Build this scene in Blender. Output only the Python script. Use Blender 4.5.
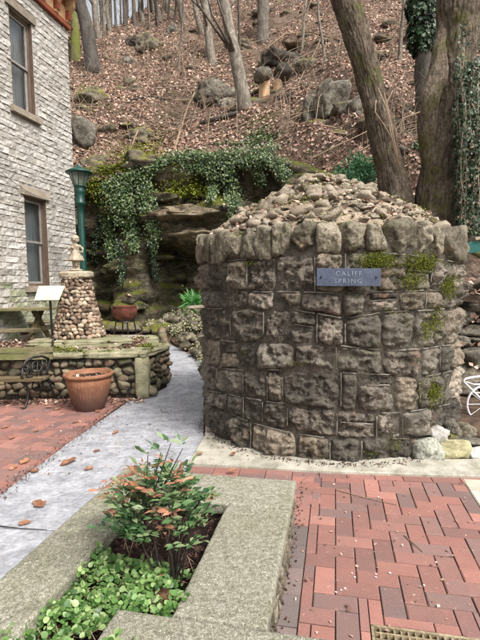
import bpy, bmesh, math, random
import numpy as np
from mathutils import Vector, Matrix, noise, Euler
random.seed(7); rng = np.random.default_rng(7)
S = bpy.context.scene
for o in list(bpy.data.objects): bpy.data.objects.remove(o)
C = S.collection
R_ = math.radians
# ---------------------------------------------------------------- camera
F = 450.0
cam = bpy.data.objects.new('camera', bpy.data.cameras.new('camera')); C.objects.link(cam)
CAM_H = 1.5; PITCH = math.atan((320-285.5)/F); ROLL = R_(-0.9)
cam.data.sensor_fit = 'VERTICAL'; cam.data.sensor_height = 36; cam.data.lens = 36*F/640
cam.data.clip_start = 0.05; cam.data.clip_end = 600
CR = Matrix.Rotation(R_(90)-PITCH, 3, 'X') @ Matrix.Rotation(ROLL, 3, 'Z')
cam.matrix_world = Matrix.Translation((0, 0, CAM_H)) @ CR.to_4x4()
S.camera = cam
S.render.resolution_x = 768; S.render.resolution_y = 1024
CO = Vector((0, 0, CAM_H))
def ray(x, y): return (CR @ Vector(((x-240)/F, (320-y)/F, -1)))
def G(x, y, z=0.0):
    d = ray(x, y); return CO + d*((z-CAM_H)/d.z)
def A(x, y, Y):
    d = ray(x, y); return CO + d*(Y/d.y)
# ---------------------------------------------------------------- light
SUN_EL, SUN_AZ = R_(50), R_(138)
w = bpy.data.worlds.new('World'); S.world = w; w.use_nodes = True
nt = w.node_tree; bg = nt.nodes['Background']
sky = nt.nodes.new('ShaderNodeTexSky'); sky.sky_type = 'NISHITA'; sky.sun_disc = False
sky.sun_elevation = SUN_EL; sky.sun_rotation = SUN_AZ; sky.dust_density = 6.0; sky.air_density = 1.0; sky.ozone_density = 0.3
hs = nt.nodes.new('ShaderNodeHueSaturation'); hs.inputs['Saturation'].default_value = 0.22
nt.links.new(sky.outputs[0], hs.inputs['Color']); nt.links.new(hs.outputs[0], bg.inputs['Color'])
bg.inputs['Strength'].default_value = 0.14
sl = bpy.data.lights.new('sun', 'SUN'); sl.energy = 1.5; sl.angle = R_(14); sl.color = (1, .96, .9)
sun = bpy.data.objects.new('sun', sl); C.objects.link(sun)
# sky azimuth: rotation measured from +Y, clockwise seen from above
sd = Vector((math.sin(SUN_AZ)*math.cos(SUN_EL), math.cos(SUN_AZ)*math.cos(SUN_EL), math.sin(SUN_EL)))
sun.rotation_euler = sd.to_track_quat('Z', 'Y').to_euler()
S.view_settings.view_transform = 'Standard'; S.view_settings.look = 'None'
S.view_settings.exposure = 1.0; S.view_settings.gamma = 1.0; S.view_settings.use_curve_mapping = False
S.render.engine = 'CYCLES'
# ---------------------------------------------------------------- helpers
def lin(c):
    o = []
    for v in c[:3]:
        v /= 255.0; o.append(v/12.92 if v <= .04045 else ((v+.055)/1.055)**2.4)
    return (*o, 1.0)
def nz(p, s=1.0, o=4, seed=0.0):
    return noise.fractal(Vector((p[0]*s+seed, p[1]*s+seed*.7, p[2]*s-seed*.3)), 1.0, 2.0, o)
def mk(name, stops, scale=6.0, rough=.85, var=.2, bump=.4, bscale=30.0, bdist=.02, moss=None, island=False,
       dirt=None, stretch=(1, 1, 1), spec=.3, huevar=0.0, trans=0.0, fine=.5, metal=0.0, cell=0.0):
    m = bpy.data.materials.new(name); m.use_nodes = True
    t = m.node_tree; N = t.nodes; L = t.links; b = N['Principled BSDF']
    geo = N.new('ShaderNodeNewGeometry'); oi = N.new('ShaderNodeObjectInfo')
    mp = N.new('ShaderNodeMapping'); mp.inputs['Scale'].default_value = stretch
    L.new(geo.outputs['Position'], mp.inputs[0])
    rnd = geo.outputs['Random Per Island'] if island else oi.outputs['Random']
    # shift texture per piece so that alike pieces differ
    comb = N.new('ShaderNodeVectorMath'); comb.operation = 'SCALE'; comb.inputs[0].default_value = (7, 13, 5)
    L.new(rnd, comb.inputs['Scale'])
    add = N.new('ShaderNodeVectorMath'); add.operation = 'ADD'; L.new(mp.outputs[0], add.inputs[0]); L.new(comb.outputs[0], add.inputs[1])
    vec = add.outputs[0]
    n1 = N.new('ShaderNodeTexNoise'); n1.inputs['Scale'].default_value = scale; n1.inputs['Detail'].default_value = 8; n1.inputs['Roughness'].default_value = .65
    L.new(vec, n1.inputs['Vector'])
    ra = N.new('ShaderNodeValToRGB'); els = ra.color_ramp.elements
    n = len(stops)
    while len(els) < n: els.new(.5)
    for i, s in enumerate(stops):
        els[i].position = .3+.4*i/(n-1) if n > 1 else .5; els[i].color = lin(s)
    fac = n1.outputs['Fac']
    if cell:   # random pick per island/object blended with noise
        mm = N.new('ShaderNodeMath'); mm.operation = 'MULTIPLY_ADD'; mm.inputs[1].default_value = cell; L.new(rnd, mm.inputs[0])
        m2 = N.new('ShaderNodeMath'); m2.operation = 'MULTIPLY_ADD'; m2.inputs[1].default_value = 1-cell; m2.inputs[2].default_value = .0
        L.new(n1.outputs['Fac'], m2.inputs[0]); L.new(m2.outputs[0], mm.inputs[2]); fac = mm.outputs[0]
        for i, s in enumerate(stops): els[i].position = (.12 + .76*i/(n-1)) if n > 1 else .5
    L.new(fac, ra.inputs[0]); col = ra.outputs[0]
    hv = N.new('ShaderNodeHueSaturation'); mr = N.new('ShaderNodeMapRange')
    mr.inputs[3].default_value = 1-var; mr.inputs[4].default_value = 1+var
    ms = N.new('ShaderNodeMath'); ms.operation = 'MULTIPLY'; ms.inputs[1].default_value = 7.31; L.new(rnd, ms.inputs[0])
    mf = N.new('ShaderNodeMath'); mf.operation = 'FRACT'; L.new(ms.outputs[0], mf.inputs[0])
    L.new(mf.outputs[0], mr.inputs[0]); L.new(mr.outputs[0], hv.inputs['Value']); L.new(col, hv.inputs['Color'])
    if huevar:
        mh = N.new('ShaderNodeMapRange'); mh.inputs[3].default_value = .5-huevar; mh.inputs[4].default_value = .5+huevar
        L.new(rnd, mh.inputs[0]); L.new(mh.outputs[0], hv.inputs['Hue'])
    col = hv.outputs[0]
    def mask(sc, lo, hi, usez=0.0, off=0.0):
        q = N.new('ShaderNodeTexNoise'); q.inputs['Scale'].default_value = sc; q.inputs['Detail'].default_value = 7; q.inputs['Roughness'].default_value = .7
        L.new(geo.outputs['Position'], q.inputs['Vector']); f = q.outputs['Fac']
        if usez:
            sx = N.new('ShaderNodeSeparateXYZ'); L.new(geo.outputs['Normal'], sx.inputs[0])
            ma = N.new('ShaderNodeMath'); ma.operation = 'MULTIPLY_ADD'; ma.inputs[1].default_value = usez
            L.new(sx.outputs[2], ma.inputs[0]); L.new(f, ma.inputs[2]); f = ma.outputs[0]
        r = N.new('ShaderNodeMapRange'); r.interpolation_type = 'SMOOTHSTEP'
        r.inputs[1].default_value = lo; r.inputs[2].default_value = hi; L.new(f, r.inputs[0]); return r.outputs[0]
    def mixin(a, fc, bcol, amt=1.0):
        mx = N.new('ShaderNodeMix'); mx.data_type = 'RGBA'
        if amt != 1.0:
            k = N.new('ShaderNodeMath'); k.operation = 'MULTIPLY'; k.inputs[1].default_value = amt; L.new(fc, k.inputs[0]); fc = k.outputs[0]
        L.new(fc, mx.inputs[0]); L.new(a, mx.inputs[6])
        if isinstance(bcol, tuple): mx.inputs[7].default_value = lin(bcol)
        else: L.new(bcol, mx.inputs[7])
        return mx.outputs[2]
    if dirt:
        for (dc, sc, lo, hi, amt) in dirt: col = mixin(col, mask(sc, lo, hi), dc, amt)
    if moss:
        mc, sc, lo, hi, uz, amt = moss; 
        col = mixin(col, mask(sc, lo, hi, uz), mc, amt)
    if fine:
        nf = N.new('ShaderNodeTexNoise'); nf.inputs['Scale'].default_value = bscale*2.5; nf.inputs['Detail'].default_value = 4
        L.new(vec, nf.inputs['Vector'])
        mrf = N.new('ShaderNodeMapRange'); mrf.inputs[1].default_value = .3; mrf.inputs[2].default_value = .7
        mrf.inputs[3].default_value = 1-fine*.6; mrf.inputs[4].default_value = 1+fine*.6; L.new(nf.outputs['Fac'], mrf.inputs[0])
        hv2 = N.new('ShaderNodeHueSaturation'); L.new(mrf.outputs[0], hv2.inputs['Value']); L.new(col, hv2.inputs['Color']); col = hv2.outputs[0]
    L.new(col, b.inputs['Base Color'])
    b.inputs['Roughness'].default_value = rough; b.inputs['Specular IOR Level'].default_value = spec; b.inputs['Metallic'].default_value = metal
    if bump:
        nb = N.new('ShaderNodeTexNoise'); nb.inputs['Scale'].default_value = bscale; nb.inputs['Detail'].default_value = 8; nb.inputs['Roughness'].default_value = .7
        L.new(vec, nb.inputs['Vector']); bm_ = N.new('ShaderNodeBump'); bm_.inputs['Strength'].default_value = bump; bm_.inputs['Distance'].default_value = bdist
        L.new(nb.outputs['Fac'], bm_.inputs['Height']); L.new(bm_.outputs[0], b.inputs['Normal'])
    if trans:
        tr = N.new('ShaderNodeBsdfTranslucent'); L.new(col, tr.inputs[0]); mx = N.new('ShaderNodeMixShader'); mx.inputs[0].default_value = trans
        L.new(b.outputs[0], mx.inputs[1]); L.new(tr.outputs[0], mx.inputs[2]); L.new(mx.outputs[0], N['Material Output'].inputs[0])
    return m
MOSS = (70, 78, 28)
M = {}
M['well'] = mk('dark weathered stone', [(66,61,54),(114,106,95),(154,143,129),(200,188,172)], 13, var=.3, bump=1.0, bscale=34, bdist=.05, cell=.45, fine=.6, island=False,
    dirt=[((40,36,30), 11, .49, .58, .72), ((186,176,160), 9, .58, .66, .5), ((150,116,94), 3, .56, .66, .45), ((44,40,34), 1.6, .52, .66, .5), ((90,92,60), 5, .58, .68, .35)], moss=((62,70,26), 3.2, .74, .95, .22, .85))
M['well_tan'] = mk('tan weathered stone', [(82,75,65),(124,114,100),(158,145,128),(190,176,158)], 10, var=.15, bump=1.0, bscale=26, bdist=.05, cell=.25, fine=.6,
    dirt=[((52,46,38), 8, .51, .62, .65), ((156,128,106), 3, .54, .68, .35), ((100,98,70), 6, .58, .68, .4)])
M['well_dark'] = mk('sooty grey stone', [(56,52,46),(94,88,79),(132,124,112),(172,163,150)], 16, var=.2, bump=1.0, bscale=42, bdist=.045, cell=.3, fine=.6,
    dirt=[((34,32,27), 5, .50, .64, .6), ((150,146,136), 14, .60, .68, .5), ((82,86,50), 4, .56, .66, .45)])
M['bead'] = mk('grey pointing mortar', [(96,92,84),(134,128,118)], 12, bump=.5, bscale=60, fine=.4, dirt=[((62,56,48), 4, .47, .60, .85)])
M['mortar'] = mk('dark mortar', [(40,36,31),(72,66,58),(104,96,86)], 9, bump=1, bscale=30, bdist=.03, moss=(MOSS, 3, .6, .8, .1, .7))
M['coping'] = mk('pale lichen stone', [(72,66,55),(118,110,94),(164,155,137)], 16, var=.16, bump=.9, bscale=26, bdist=.03, fine=.6, cell=.35,
    dirt=[((60,54,42), 12, .50, .60, .7), ((166,138,110), 5, .57, .68, .5), ((104,104,70), 4, .54, .66, .45)], moss=((92,96,44), 4, .68, .92, .12, .7))
M['rubble'] = mk('bleached rubble', [(80,72,60),(120,110,94),(164,154,136),(124,102,86)], 8, var=.25, bump=.7, bscale=40, island=True, cell=.6, fine=.5,
    dirt=[((60,54,42), 9, .50, .62, .65)], moss=((96,98,48), 3.0, .76, 1.0, .3, .75))
M['concrete'] = mk('aged concrete', [(140,136,122),(176,171,157),(192,188,176)], 8, bump=.35, bscale=90, bdist=.006, fine=.5,
    dirt=[((104,102,84), 2.2, .48, .66, .6), ((84,80,70), 14, .6, .7, .4)])
M['cap'] = mk('mossy exposed aggregate concrete', [(92,90,76),(130,127,112),(160,156,142)], 60, bump=.8, bscale=90, bdist=.006, fine=1.0, var=.05,
    dirt=[((110,112,84), 2.2, .48, .66, .4), ((70,68,56), 1.3, .56, .62, .3), ((86,85,66), 9, .54, .66, .45), ((196,193,180), 75, .58, .64, .6)])
M['slate'] = mk('pale stamped concrete', [(126,127,131),(154,155,160),(178,179,183)], 6, bump=.7, bscale=11, bdist=.03, fine=.35, var=.05, stretch=(1,1.3,1),
    dirt=[((122,124,132), 10, .54, .66, .35), ((196,196,198), 4, .56, .66, .4), ((168,160,148), 1.6, .55, .7, .35)], rough=.7)
M['brick'] = mk('red paving brick', [(108,94,91),(122,92,86),(140,98,89),(154,111,100)], 10, var=.14, bump=.3, bscale=100, bdist=.004, fine=.45, cell=.55,
    dirt=[((122,104,96), 2.0, .5, .7, .4), ((192,158,142), 25, .60, .7, .4)])
M['brick_grey'] = mk('grey paving brick', [(96,86,84),(114,102,98),(128,110,104)], 10, var=.1, bump=.3, bscale=100, bdist=.004, fine=.45, cell=.5, dirt=[((92,88,80), 3, .5, .7, .4)])
M['joint'] = mk('dark sand joint', [(52,44,36),(88,74,62)], 20, bump=.5, bscale=80)
M['soil'] = mk('dark mulch', [(24,17,13),(48,34,27),(72,54,44)], 25, bump=1, bscale=60, bdist=.03)
M['mulch'] = mk('bark mulch chips', [(36,24,20),(66,44,38),(98,68,56)], 10, var=.3, island=True, cell=.7, bump=0, fine=0)
M['earth'] = mk('earth with leaf crumbs', [(52,42,34),(92,74,60),(128,104,86)], 10, bump=1, bscale=40, bdist=.03)
M['hill'] = mk('leaf litter ground', [(54,44,36),(92,76,62),(128,106,90),(160,136,120)], 8, bump=1.0, bscale=14, bdist=.12, fine=1.0,
    dirt=[((66,56,44), .7, .52, .66, .6), ((80,84,44), .35, .60, .70, .7)])
M['litter'] = mk('fallen dry leaves', [(88,66,54),(138,108,92),(174,144,126),(208,184,168)], 3, var=.25, island=True, cell=.75, bump=0, fine=0, rough=.75, trans=.15)
M['cliff'] = mk('damp limestone cliff', [(54,50,42),(96,89,74),(132,122,102),(166,150,126)], 3.2, bump=1.0, bscale=9, bdist=.12, fine=.8, stretch=(1,1,2.6),
    dirt=[((38,35,28), 4, .48, .60, .6), ((164,142,112), 1.2, .55, .68, .5), ((78,88,34), 1.1, .50, .62, .6)], moss=((104,110,30), 1.3, .58, .80, .3, .9))
M['boulder'] = mk('mossy boulder stone', [(70,64,52),(110,102,86),(146,136,116)], 6, bump=1.0, bscale=14, bdist=.06, fine=.6,
    dirt=[((48,44,34), 6, .5, .62, .65)], moss=((112,112,32), 2.4, .58, .8, .28, .9))
M['greyrock'] = mk('grey outcrop stone', [(80,76,66),(122,116,104),(156,148,134)], 6, bump=1.0, bscale=14, bdist=.08, fine=.6, dirt=[((52,48,40), 7, .5, .62, .7), ((104,84,64), 2, .5, .66, .4)], moss=((100,104,52), 2, .8, 1.0, .3, .6))
M['limestone'] = mk('whitewashed rough limestone', [(140,134,126),(168,163,156),(192,188,182),(164,152,142)], 12, var=.09, bump=1, bscale=30, bdist=.025, cell=.5, fine=.5,
    dirt=[((132,126,120), 12, .54, .64, .55), ((150,150,128), 1.5, .55, .7, .3)])
M['limemortar'] = mk('lime mortar', [(134,128,120),(164,158,150)], 9, bump=.6, bscale=40)
M['sill'] = mk('weathered lintel stone', [(128,118,104),(160,148,132)], 6, bump=.6, bscale=30, dirt=[((96,88,76), 4, .5, .66, .5)])
M['greenstone'] = mk('algae stained plinth', [(98,104,80),(136,138,116),(166,164,146)], 5, bump=.8, bscale=25)
M['speckrock'] = mk('speckled grey rock', [(92,92,84),(136,136,124),(176,174,162)], 30, bump=.6, bscale=30, dirt=[((84,84,64), 5, .54, .66, .5)])
M['frame'] = mk('brown painted window frame', [(84,70,60),(110,94,82)], 5, bump=.3, bscale=60, rough=.6)
M['sash'] = mk('grey painted sash', [(122,118,112),(154,150,144)], 8, bump=.1, rough=.5)
M['corn_red'] = mk('terracotta painted wood', [(120,62,42),(158,88,60)], 6, bump=.2, rough=.6)
M['corn_tan'] = mk('tan painted wood', [(176,140,104),(206,172,132)], 6, bump=.2, rough=.6)
M['roofing'] = mk('dark roof edge', [(50,48,46),(70,66,62)], 6, bump=.2)
M['green'] = mk('dark green enamel', [(6,46,40),(14,66,56)], 6, bump=.15, rough=.38, spec=.5, dirt=[((40,92,76), 12, .58, .7, .4)])
M['teal'] = mk('teal painted board', [(16,66,62),(34,92,86)], 6, bump=.2, rough=.5)
M['iron'] = mk('black cast iron', [(14,14,15),(28,28,28)], 8, bump=.2, rough=.45, spec=.5)
M['rust'] = mk('rusty iron', [(52,30,24),(88,48,36),(110,66,50)], 8, bump=.5, rough=.8)
M['whitemetal'] = mk('white painted metal', [(196,194,196),(226,224,226)], 10, bump=.1, rough=.4, dirt=[((150,130,120), 20, .6, .68, .5)])
M['wood'] = mk('mossy weathered plank', [(82,76,56),(124,114,88),(152,142,116)], 6, bump=.6, bscale=40, stretch=(.15,1,1), dirt=[((94,100,52), 2.2, .46, .62, .7), ((58,50,38), 6, .55, .7, .5)])
M['wooddark'] = mk('dark damp plank', [(62,52,38),(96,82,60),(118,106,80)], 6, bump=.6, bscale=40, stretch=(.15,1,1), dirt=[((84,92,48), 2.2, .5, .66, .6)])
M['moss_y'] = mk('bright moss cushions', [(74,84,28),(100,108,38),(130,132,56)], 4, var=.3, island=True, cell=.7, bump=0, fine=0, rough=.95, spec=.1)
M['terra'] = mk('terracotta clay', [(128,86,62),(150,104,78),(172,126,98)], 7, bump=.3, bscale=50, rough=.7, dirt=[((110,74,58), 5, .52, .68, .6)])
M['statue'] = mk('weathered cast stone', [(120,108,90),(158,146,126),(182,172,152)], 14, bump=.5, bscale=60, bdist=.008, dirt=[((104,88,70), 16, .5, .66, .7)])
M['cobble'] = mk('rounded creek cobbles', [(76,66,56),(116,96,80),(146,124,104),(170,155,136),(100,86,72)], 6, var=.18, bump=.6, bscale=40, bdist=.01, cell=.75, dirt=[((80,70,56), 8, .55, .68, .5)])
M['fieldstone'] = mk('mixed fieldstone', [(66,64,52),(96,90,74),(124,113,94),(110,92,76),(144,136,114)], 5, var=.2, bump=.8, bscale=30, cell=.7,
    dirt=[((62,62,42), 4, .48, .64, .65)], moss=((92,100,44), 3, .62, .86, .15, .75))
M['slabmoss'] = mk('mossy stone slab', [(96,96,72),(136,132,106),(160,154,128)], 5, bump=.7, bscale=30, moss=((88,98,34), 2.2, .6, .86, .12, .85))
M['bark'] = mk('furrowed grey brown bark', [(70,60,50),(116,102,87),(160,144,126)], 16, bump=1.0, bscale=26, bdist=.07, fine=.6, stretch=(1,1,.3),
    dirt=[((54,46,38), 22, .50, .60, .55), ((158,146,126), 8, .58, .68, .4)], moss=((92,94,38), 2.2, .49, .62, 0.0, .65))
M['bark_grey'] = mk('grey smooth bark', [(74,68,60),(108,100,90),(142,134,122)], 12, bump=.8, bscale=18, bdist=.03, stretch=(1,1,.35), dirt=[((66,58,50), 4, .5, .66, .5)])
M['bark_dark'] = mk('dark bark', [(50,46,42),(80,74,68),(100,94,86)], 5, bump=.9, bscale=16, bdist=.04, stretch=(1,1,.3), moss=((92,96,36), 1.0, .6, .75, 0, .4))
M['bark_moss'] = mk('mossy bark', [(72,70,44),(96,94,52),(116,110,84)], 3, bump=.9, bscale=16, bdist=.04, stretch=(1,1,.4), moss=((96,104,30), .8, .45, .6, 0, .8))
M['twig'] = mk('dry twigs', [(96,82,68),(140,122,104),(170,152,134)], 5, island=True, cell=.6, bump=.2)
M['stick'] = mk('pale dead stick', [(112,94,76),(150,130,108)], 8, bump=.4)
M['ivy'] = mk('ivy leaves', [(32,50,26),(56,80,40),(90,112,62),(144,154,114)], 4, var=.3, island=True, cell=.75, bump=0, fine=0, rough=.45, spec=.5, trans=.15)
M['ivy_dark'] = mk('dark ivy leaves', [(16,32,16),(30,52,28),(50,74,44),(112,126,104)], 4, var=.3, island=True, cell=.8, bump=0, fine=0, rough=.5, spec=.35, trans=.1)
M['variegated'] = mk('variegated vinca leaves', [(70,84,50),(120,130,88),(170,168,132),(150,130,100)], 4, var=.2, island=True, cell=.8, bump=0, fine=0, rough=.5)
M['cover'] = mk('fresh ground cover leaves', [(56,90,42),(86,122,60),(118,150,86),(164,180,124)], 4, var=.2, island=True, cell=.75, bump=0, fine=0, rough=.4, spec=.5, trans=.3)
M['shrub_green'] = mk('shrub leaflets green', [(40,70,42),(66,100,58),(98,124,80),(134,148,108)], 4, var=.25, island=True, cell=.8, bump=0, fine=0, rough=.4, spec=.5, trans=.25)
M['shrub_red'] = mk('shrub leaflets orange red', [(142,84,58),(164,106,78),(158,122,88),(122,112,74)], 4, var=.2, island=True, cell=.8, bump=0, fine=0, rough=.45, trans=.3)
M['shrub_pink'] = mk('faded dusty pink leaflets', [(150,110,90),(176,124,100),(190,140,112)], 4, var=.2, island=True, cell=.8, bump=0, fine=0, rough=.5, trans=.3)
M['stem'] = mk('dark stems', [(28,22,20),(52,42,36)], 10, bump=.2)
M['conifer'] = mk('blue green needles', [(66,112,78),(100,152,108),(146,186,140)], 4, var=.25, island=True, cell=.7, bump=0, fine=0, rough=.6)
M['strap'] = mk('bright strap leaves', [(36,84,34),(60,116,50),(96,146,74)], 4, var=.2, island=True, cell=.7, bump=0, fine=0, rough=.4, trans=.2)
M['oakleaf'] = mk('fallen oak leaf', [(122,82,60),(150,106,80),(176,136,110)], 20, var=.25, bump=.2, bscale=80, fine=.3, rough=.7, trans=.15)
M['plaque'] = mk('blue grey slate plaque', [(62,70,88),(86,94,112)], 8, bump=.3, bscale=60, rough=.6, dirt=[((120,124,132), 30, .6, .7, .4)])
M['letters'] = mk('engraved pale lettering', [(112,120,136),(140,148,162)], 20, bump=0, fine=.3)
M['signface'] = mk('cream sign board', [(196,196,166),(212,212,184)], 5, bump=0, fine=.1, rough=.5)
M['signmark'] = mk('faded red print', [(200,128,108),(216,160,140)], 12, bump=0, fine=.1)
M['grate'] = mk('galvanised tan grate', [(104,92,72),(146,132,106),(176,162,136)], 12, bump=.2, rough=.5, metal=.3)
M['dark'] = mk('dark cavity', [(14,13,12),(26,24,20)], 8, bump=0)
M['curtain'] = mk('grey curtain cloth', [(120,122,124),(160,162,164)], 4, bump=.2, stretch=(8,8,.3))
M['stonetan'] = mk('tan sandstone pillar', [(160,124,96),(190,156,122),(204,180,148)], 6, bump=.6, bscale=30)
def glass(name, tint=(.02,.025,.03), rough=.05):
    m = bpy.data.materials.new(name); m.use_nodes = True; b = m.node_tree.nodes['Principled BSDF']
    b.inputs['Base Color'].default_value = (.9,.95,.95,1); b.inputs['Roughness'].default_value = rough; b.inputs['Transmission Weight'].default_value = 1; b.inputs['IOR'].default_value = 1.45
    return m
M['glass'] = glass('window glass'); M['frost'] = glass('lantern glass', rough=.35)

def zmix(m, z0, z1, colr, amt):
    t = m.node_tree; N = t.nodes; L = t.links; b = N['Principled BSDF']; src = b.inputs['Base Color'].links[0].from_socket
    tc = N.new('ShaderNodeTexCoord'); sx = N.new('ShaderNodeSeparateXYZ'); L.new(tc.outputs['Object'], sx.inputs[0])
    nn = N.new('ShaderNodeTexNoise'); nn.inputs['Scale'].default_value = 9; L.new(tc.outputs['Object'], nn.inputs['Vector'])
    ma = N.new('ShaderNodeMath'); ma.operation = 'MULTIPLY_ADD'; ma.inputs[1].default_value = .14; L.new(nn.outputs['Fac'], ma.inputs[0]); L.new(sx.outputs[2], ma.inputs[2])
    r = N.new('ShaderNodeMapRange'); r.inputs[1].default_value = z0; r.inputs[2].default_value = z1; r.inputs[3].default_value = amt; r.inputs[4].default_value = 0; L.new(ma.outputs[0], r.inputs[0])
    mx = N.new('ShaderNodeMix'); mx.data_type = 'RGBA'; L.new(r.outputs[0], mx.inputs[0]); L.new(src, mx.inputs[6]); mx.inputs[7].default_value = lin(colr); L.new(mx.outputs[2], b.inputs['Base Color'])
zmix(M['terra'], .18, .42, (74, 56, 52), .85)     # two tones: clay above, dark purple brown towards the foot
class MB:
    def __init__(s): s.v = []; s.f = []
    def add(s, v, f):
        n = len(s.v); s.v += [tuple(p) for p in v]; s.f += [tuple(i+n for i in q) for q in f]; return s
    def box(s, c, d, rot=None):
        vs = [Vector((x*d[0]/2, y*d[1]/2, z*d[2]/2)) for x in (-1,1) for y in (-1,1) for z in (-1,1)]
        if rot is not None: vs = [rot @ v for v in vs]
        return s.add([v+Vector(c) for v in vs], [(0,1,3,2),(4,6,7,5),(0,4,5,1),(2,3,7,6),(0,2,6,4),(1,5,7,3)])
    def beam(s, a, b, w_, h):      # box from a to b
        a = Vector(a); b = Vector(b); d = b-a; q = d.to_track_quat('Y', 'Z').to_matrix()
        return s.box((a+b)/2, (w_, d.length, h), q)
    def tube(s, pts, rad, n=8, cap=True, bumpf=None):
        pts = [Vector(p) for p in pts]; k = len(pts)
        if not hasattr(rad, '__len__'): rad = [rad]*k
        t = [(pts[min(i+1,k-1)]-pts[max(i-1,0)]).normalized() for i in range(k)]
        up = Vector((0,0,1)) if abs(t[0].z) < .9 else Vector((0,1,0))
        u = t[0].cross(up).normalized(); vs = []
        for i in range(k):
            u = (u - t[i]*u.dot(t[i])).normalized(); v = t[i].cross(u)
            for j in range(n):
                a = 2*math.pi*j/n; r = rad[i]
                d = u*math.cos(a)+v*math.sin(a)
                if bumpf: r = r*bumpf(a, i, pts[i]+d*r)
                vs.append(pts[i]+d*r)
        fs = [(i*n+j, i*n+(j+1)%n, (i+1)*n+(j+1)%n, (i+1)*n+j) for i in range(k-1) for j in range(n)]
        if cap: fs += [tuple(range(n))[::-1], tuple(range((k-1)*n, k*n))]
        return s.add(vs, fs)
    def lathe(s, prof, c=(0,0,0), n=32, fl=None):
        vs = []; c = Vector(c)
        for i, (r, z) in enumerate(prof):
            for j in range(n):
                a = 2*math.pi*j/n; rr = r*(fl(a, i) if fl else 1)
                vs.append(c+Vector((rr*math.cos(a), rr*math.sin(a), z)))
        k = len(prof)
        return s.add(vs, [(i*n+j, i*n+(j+1)%n, (i+1)*n+(j+1)%n, (i+1)*n+j) for i in range(k-1) for j in range(n)])
    def prism(s, poly, z0, z1, inset=0.0):
        n = len(poly); cx = sum(p[0] for p in poly)/n; cy = sum(p[1] for p in poly)/n
        def ins(p, d):
            v = Vector((cx-p[0], cy-p[1])); l = v.length
            return (p[0]+v.x/l*d, p[1]+v.y/l*d) if l > 1e-6 else p
        vs = [(p[0],p[1],z0) for p in poly]+[(p[0],p[1],z1-inset) for p in poly]
        fs = [tuple(range(n))[::-1]]+[(i,(i+1)%n,n+(i+1)%n,n+i) for i in range(n)]
        if inset:
            vs += [(*ins(p, inset*1.4), z1) for p in poly]
            fs += [(n+i,n+(i+1)%n,2*n+(i+1)%n,2*n+i) for i in range(n)]+[tuple(range(2*n,3*n))]
        else: fs += [tuple(range(n,2*n))]
        return s.add(vs, fs)
    def build(s, name, m, parent=None, smooth=False, mats=None):
        me = bpy.data.meshes.new(name); off = worldoff(parent)
        me.from_pydata([(v[0]-off.x, v[1]-off.y, v[2]-off.z) for v in s.v], [], s.f)
        if smooth: me.polygons.foreach_set('use_smooth', [True]*len(me.polygons))
        me.materials.append(M[m] if isinstance(m, str) else m)
        o = bpy.data.objects.new(name, me); C.objects.link(o); o.parent = parent; return o
def worldoff(p):
    v = Vector((0,0,0))
    while p is not None: v += p.location; p = p.parent
    return v
def npmesh(name, V, Fs, m, parent=None, smooth=False, stuff=False):
    """V (n,3) array, Fs (m,k) array of equal-size faces"""
    me = bpy.data.meshes.new(name); off = worldoff(parent)
    V = np.asarray(V, np.float32) - np.array(off[:], np.float32); Fs = np.asarray(Fs, np.int32); k = Fs.shape[1]
    me.vertices.add(len(V)); me.vertices.foreach_set('co', V.ravel())
    me.loops.add(Fs.size); me.loops.foreach_set('vertex_index', Fs.ravel())
    me.polygons.add(len(Fs)); me.polygons.foreach_set('loop_start', np.arange(0, Fs.size, k, dtype=np.int32))
    me.polygons.foreach_set('loop_total', np.full(len(Fs), k, np.int32))
    if smooth: me.polygons.foreach_set('use_smooth', np.ones(len(Fs), bool))
    me.update(calc_edges=True); me.validate()
    me.materials.append(M[m] if isinstance(m, str) else m)
    o = bpy.data.objects.new(name, me); C.objects.link(o); o.parent = parent
    if stuff: o['kind'] = 'stuff'
    return o
def thing(name, label, cat, loc=(0,0,0), group=None):
    o = bpy.data.objects.new(name, None); o.empty_display_size = .1; C.objects.link(o); o.location = loc
    return tag(o, label, cat, group)
def tag(o, label, cat, group=None):
    o['label'] = label; o['category'] = cat
    if group: o['group'] = group
    return o
def struct(o): o['kind'] = 'structure'; return o
def stuff(o, label=None, cat=None):
    o['kind'] = 'stuff'
    if label: o['label'] = label; o['category'] = cat
    return o
# rocks -----------------------------------------------------------------
_ico = {}
def ico(sub):
    if sub not in _ico:
        b = bmesh.new(); bmesh.ops.create_icosphere(b, subdivisions=sub, radius=1)
        _ico[sub] = ([v.co.copy() for v in b.verts], [tuple(v.index for v in f.verts) for f in b.faces]); b.free()
    return _ico[sub]
def rock(c, dims, seed, sub=2, blocky=.45, rough=.18, rot=0.0, tilt=0.0, fr=1.3, facet=12, flo=.72):
    rs = random.Random(seed*31+7); PL = []
    for _ in range(facet if blocky < 1 else 0):
        v = Vector((rs.gauss(0,1), rs.gauss(0,1), rs.gauss(0,1))).normalized(); PL.append((v, rs.uniform(flo, .98)))
    vs, fs = ico(sub); out = []; p = 2+blocky*6
    Rm = Euler((tilt, tilt*.6, rot)).to_matrix(); c = Vector(c)
    for d in vs:
        s_ = (abs(d.x)**p+abs(d.y)**p+abs(d.z)**p)**(-1/p)
        for v, h_ in PL:
            q_ = v.dot(d)
            if q_ > .05: s_ = min(s_, h_/q_)
        s_ *= 1.06
        q = d*s_*(1+rough*nz(d, fr, 3, seed*3.7)*1.6-(rough*.45*abs(nz(d, fr*2.2, 3, seed*1.9)) if sub > 2 else 0)+(rough*.16*nz(d, fr*7, 3, seed) if sub > 3 else 0))
        out.append(c+Rm @ Vector((q.x*dims[0]/2, q.y*dims[1]/2, q.z*dims[2]/2)))
    return out, fs
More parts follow.
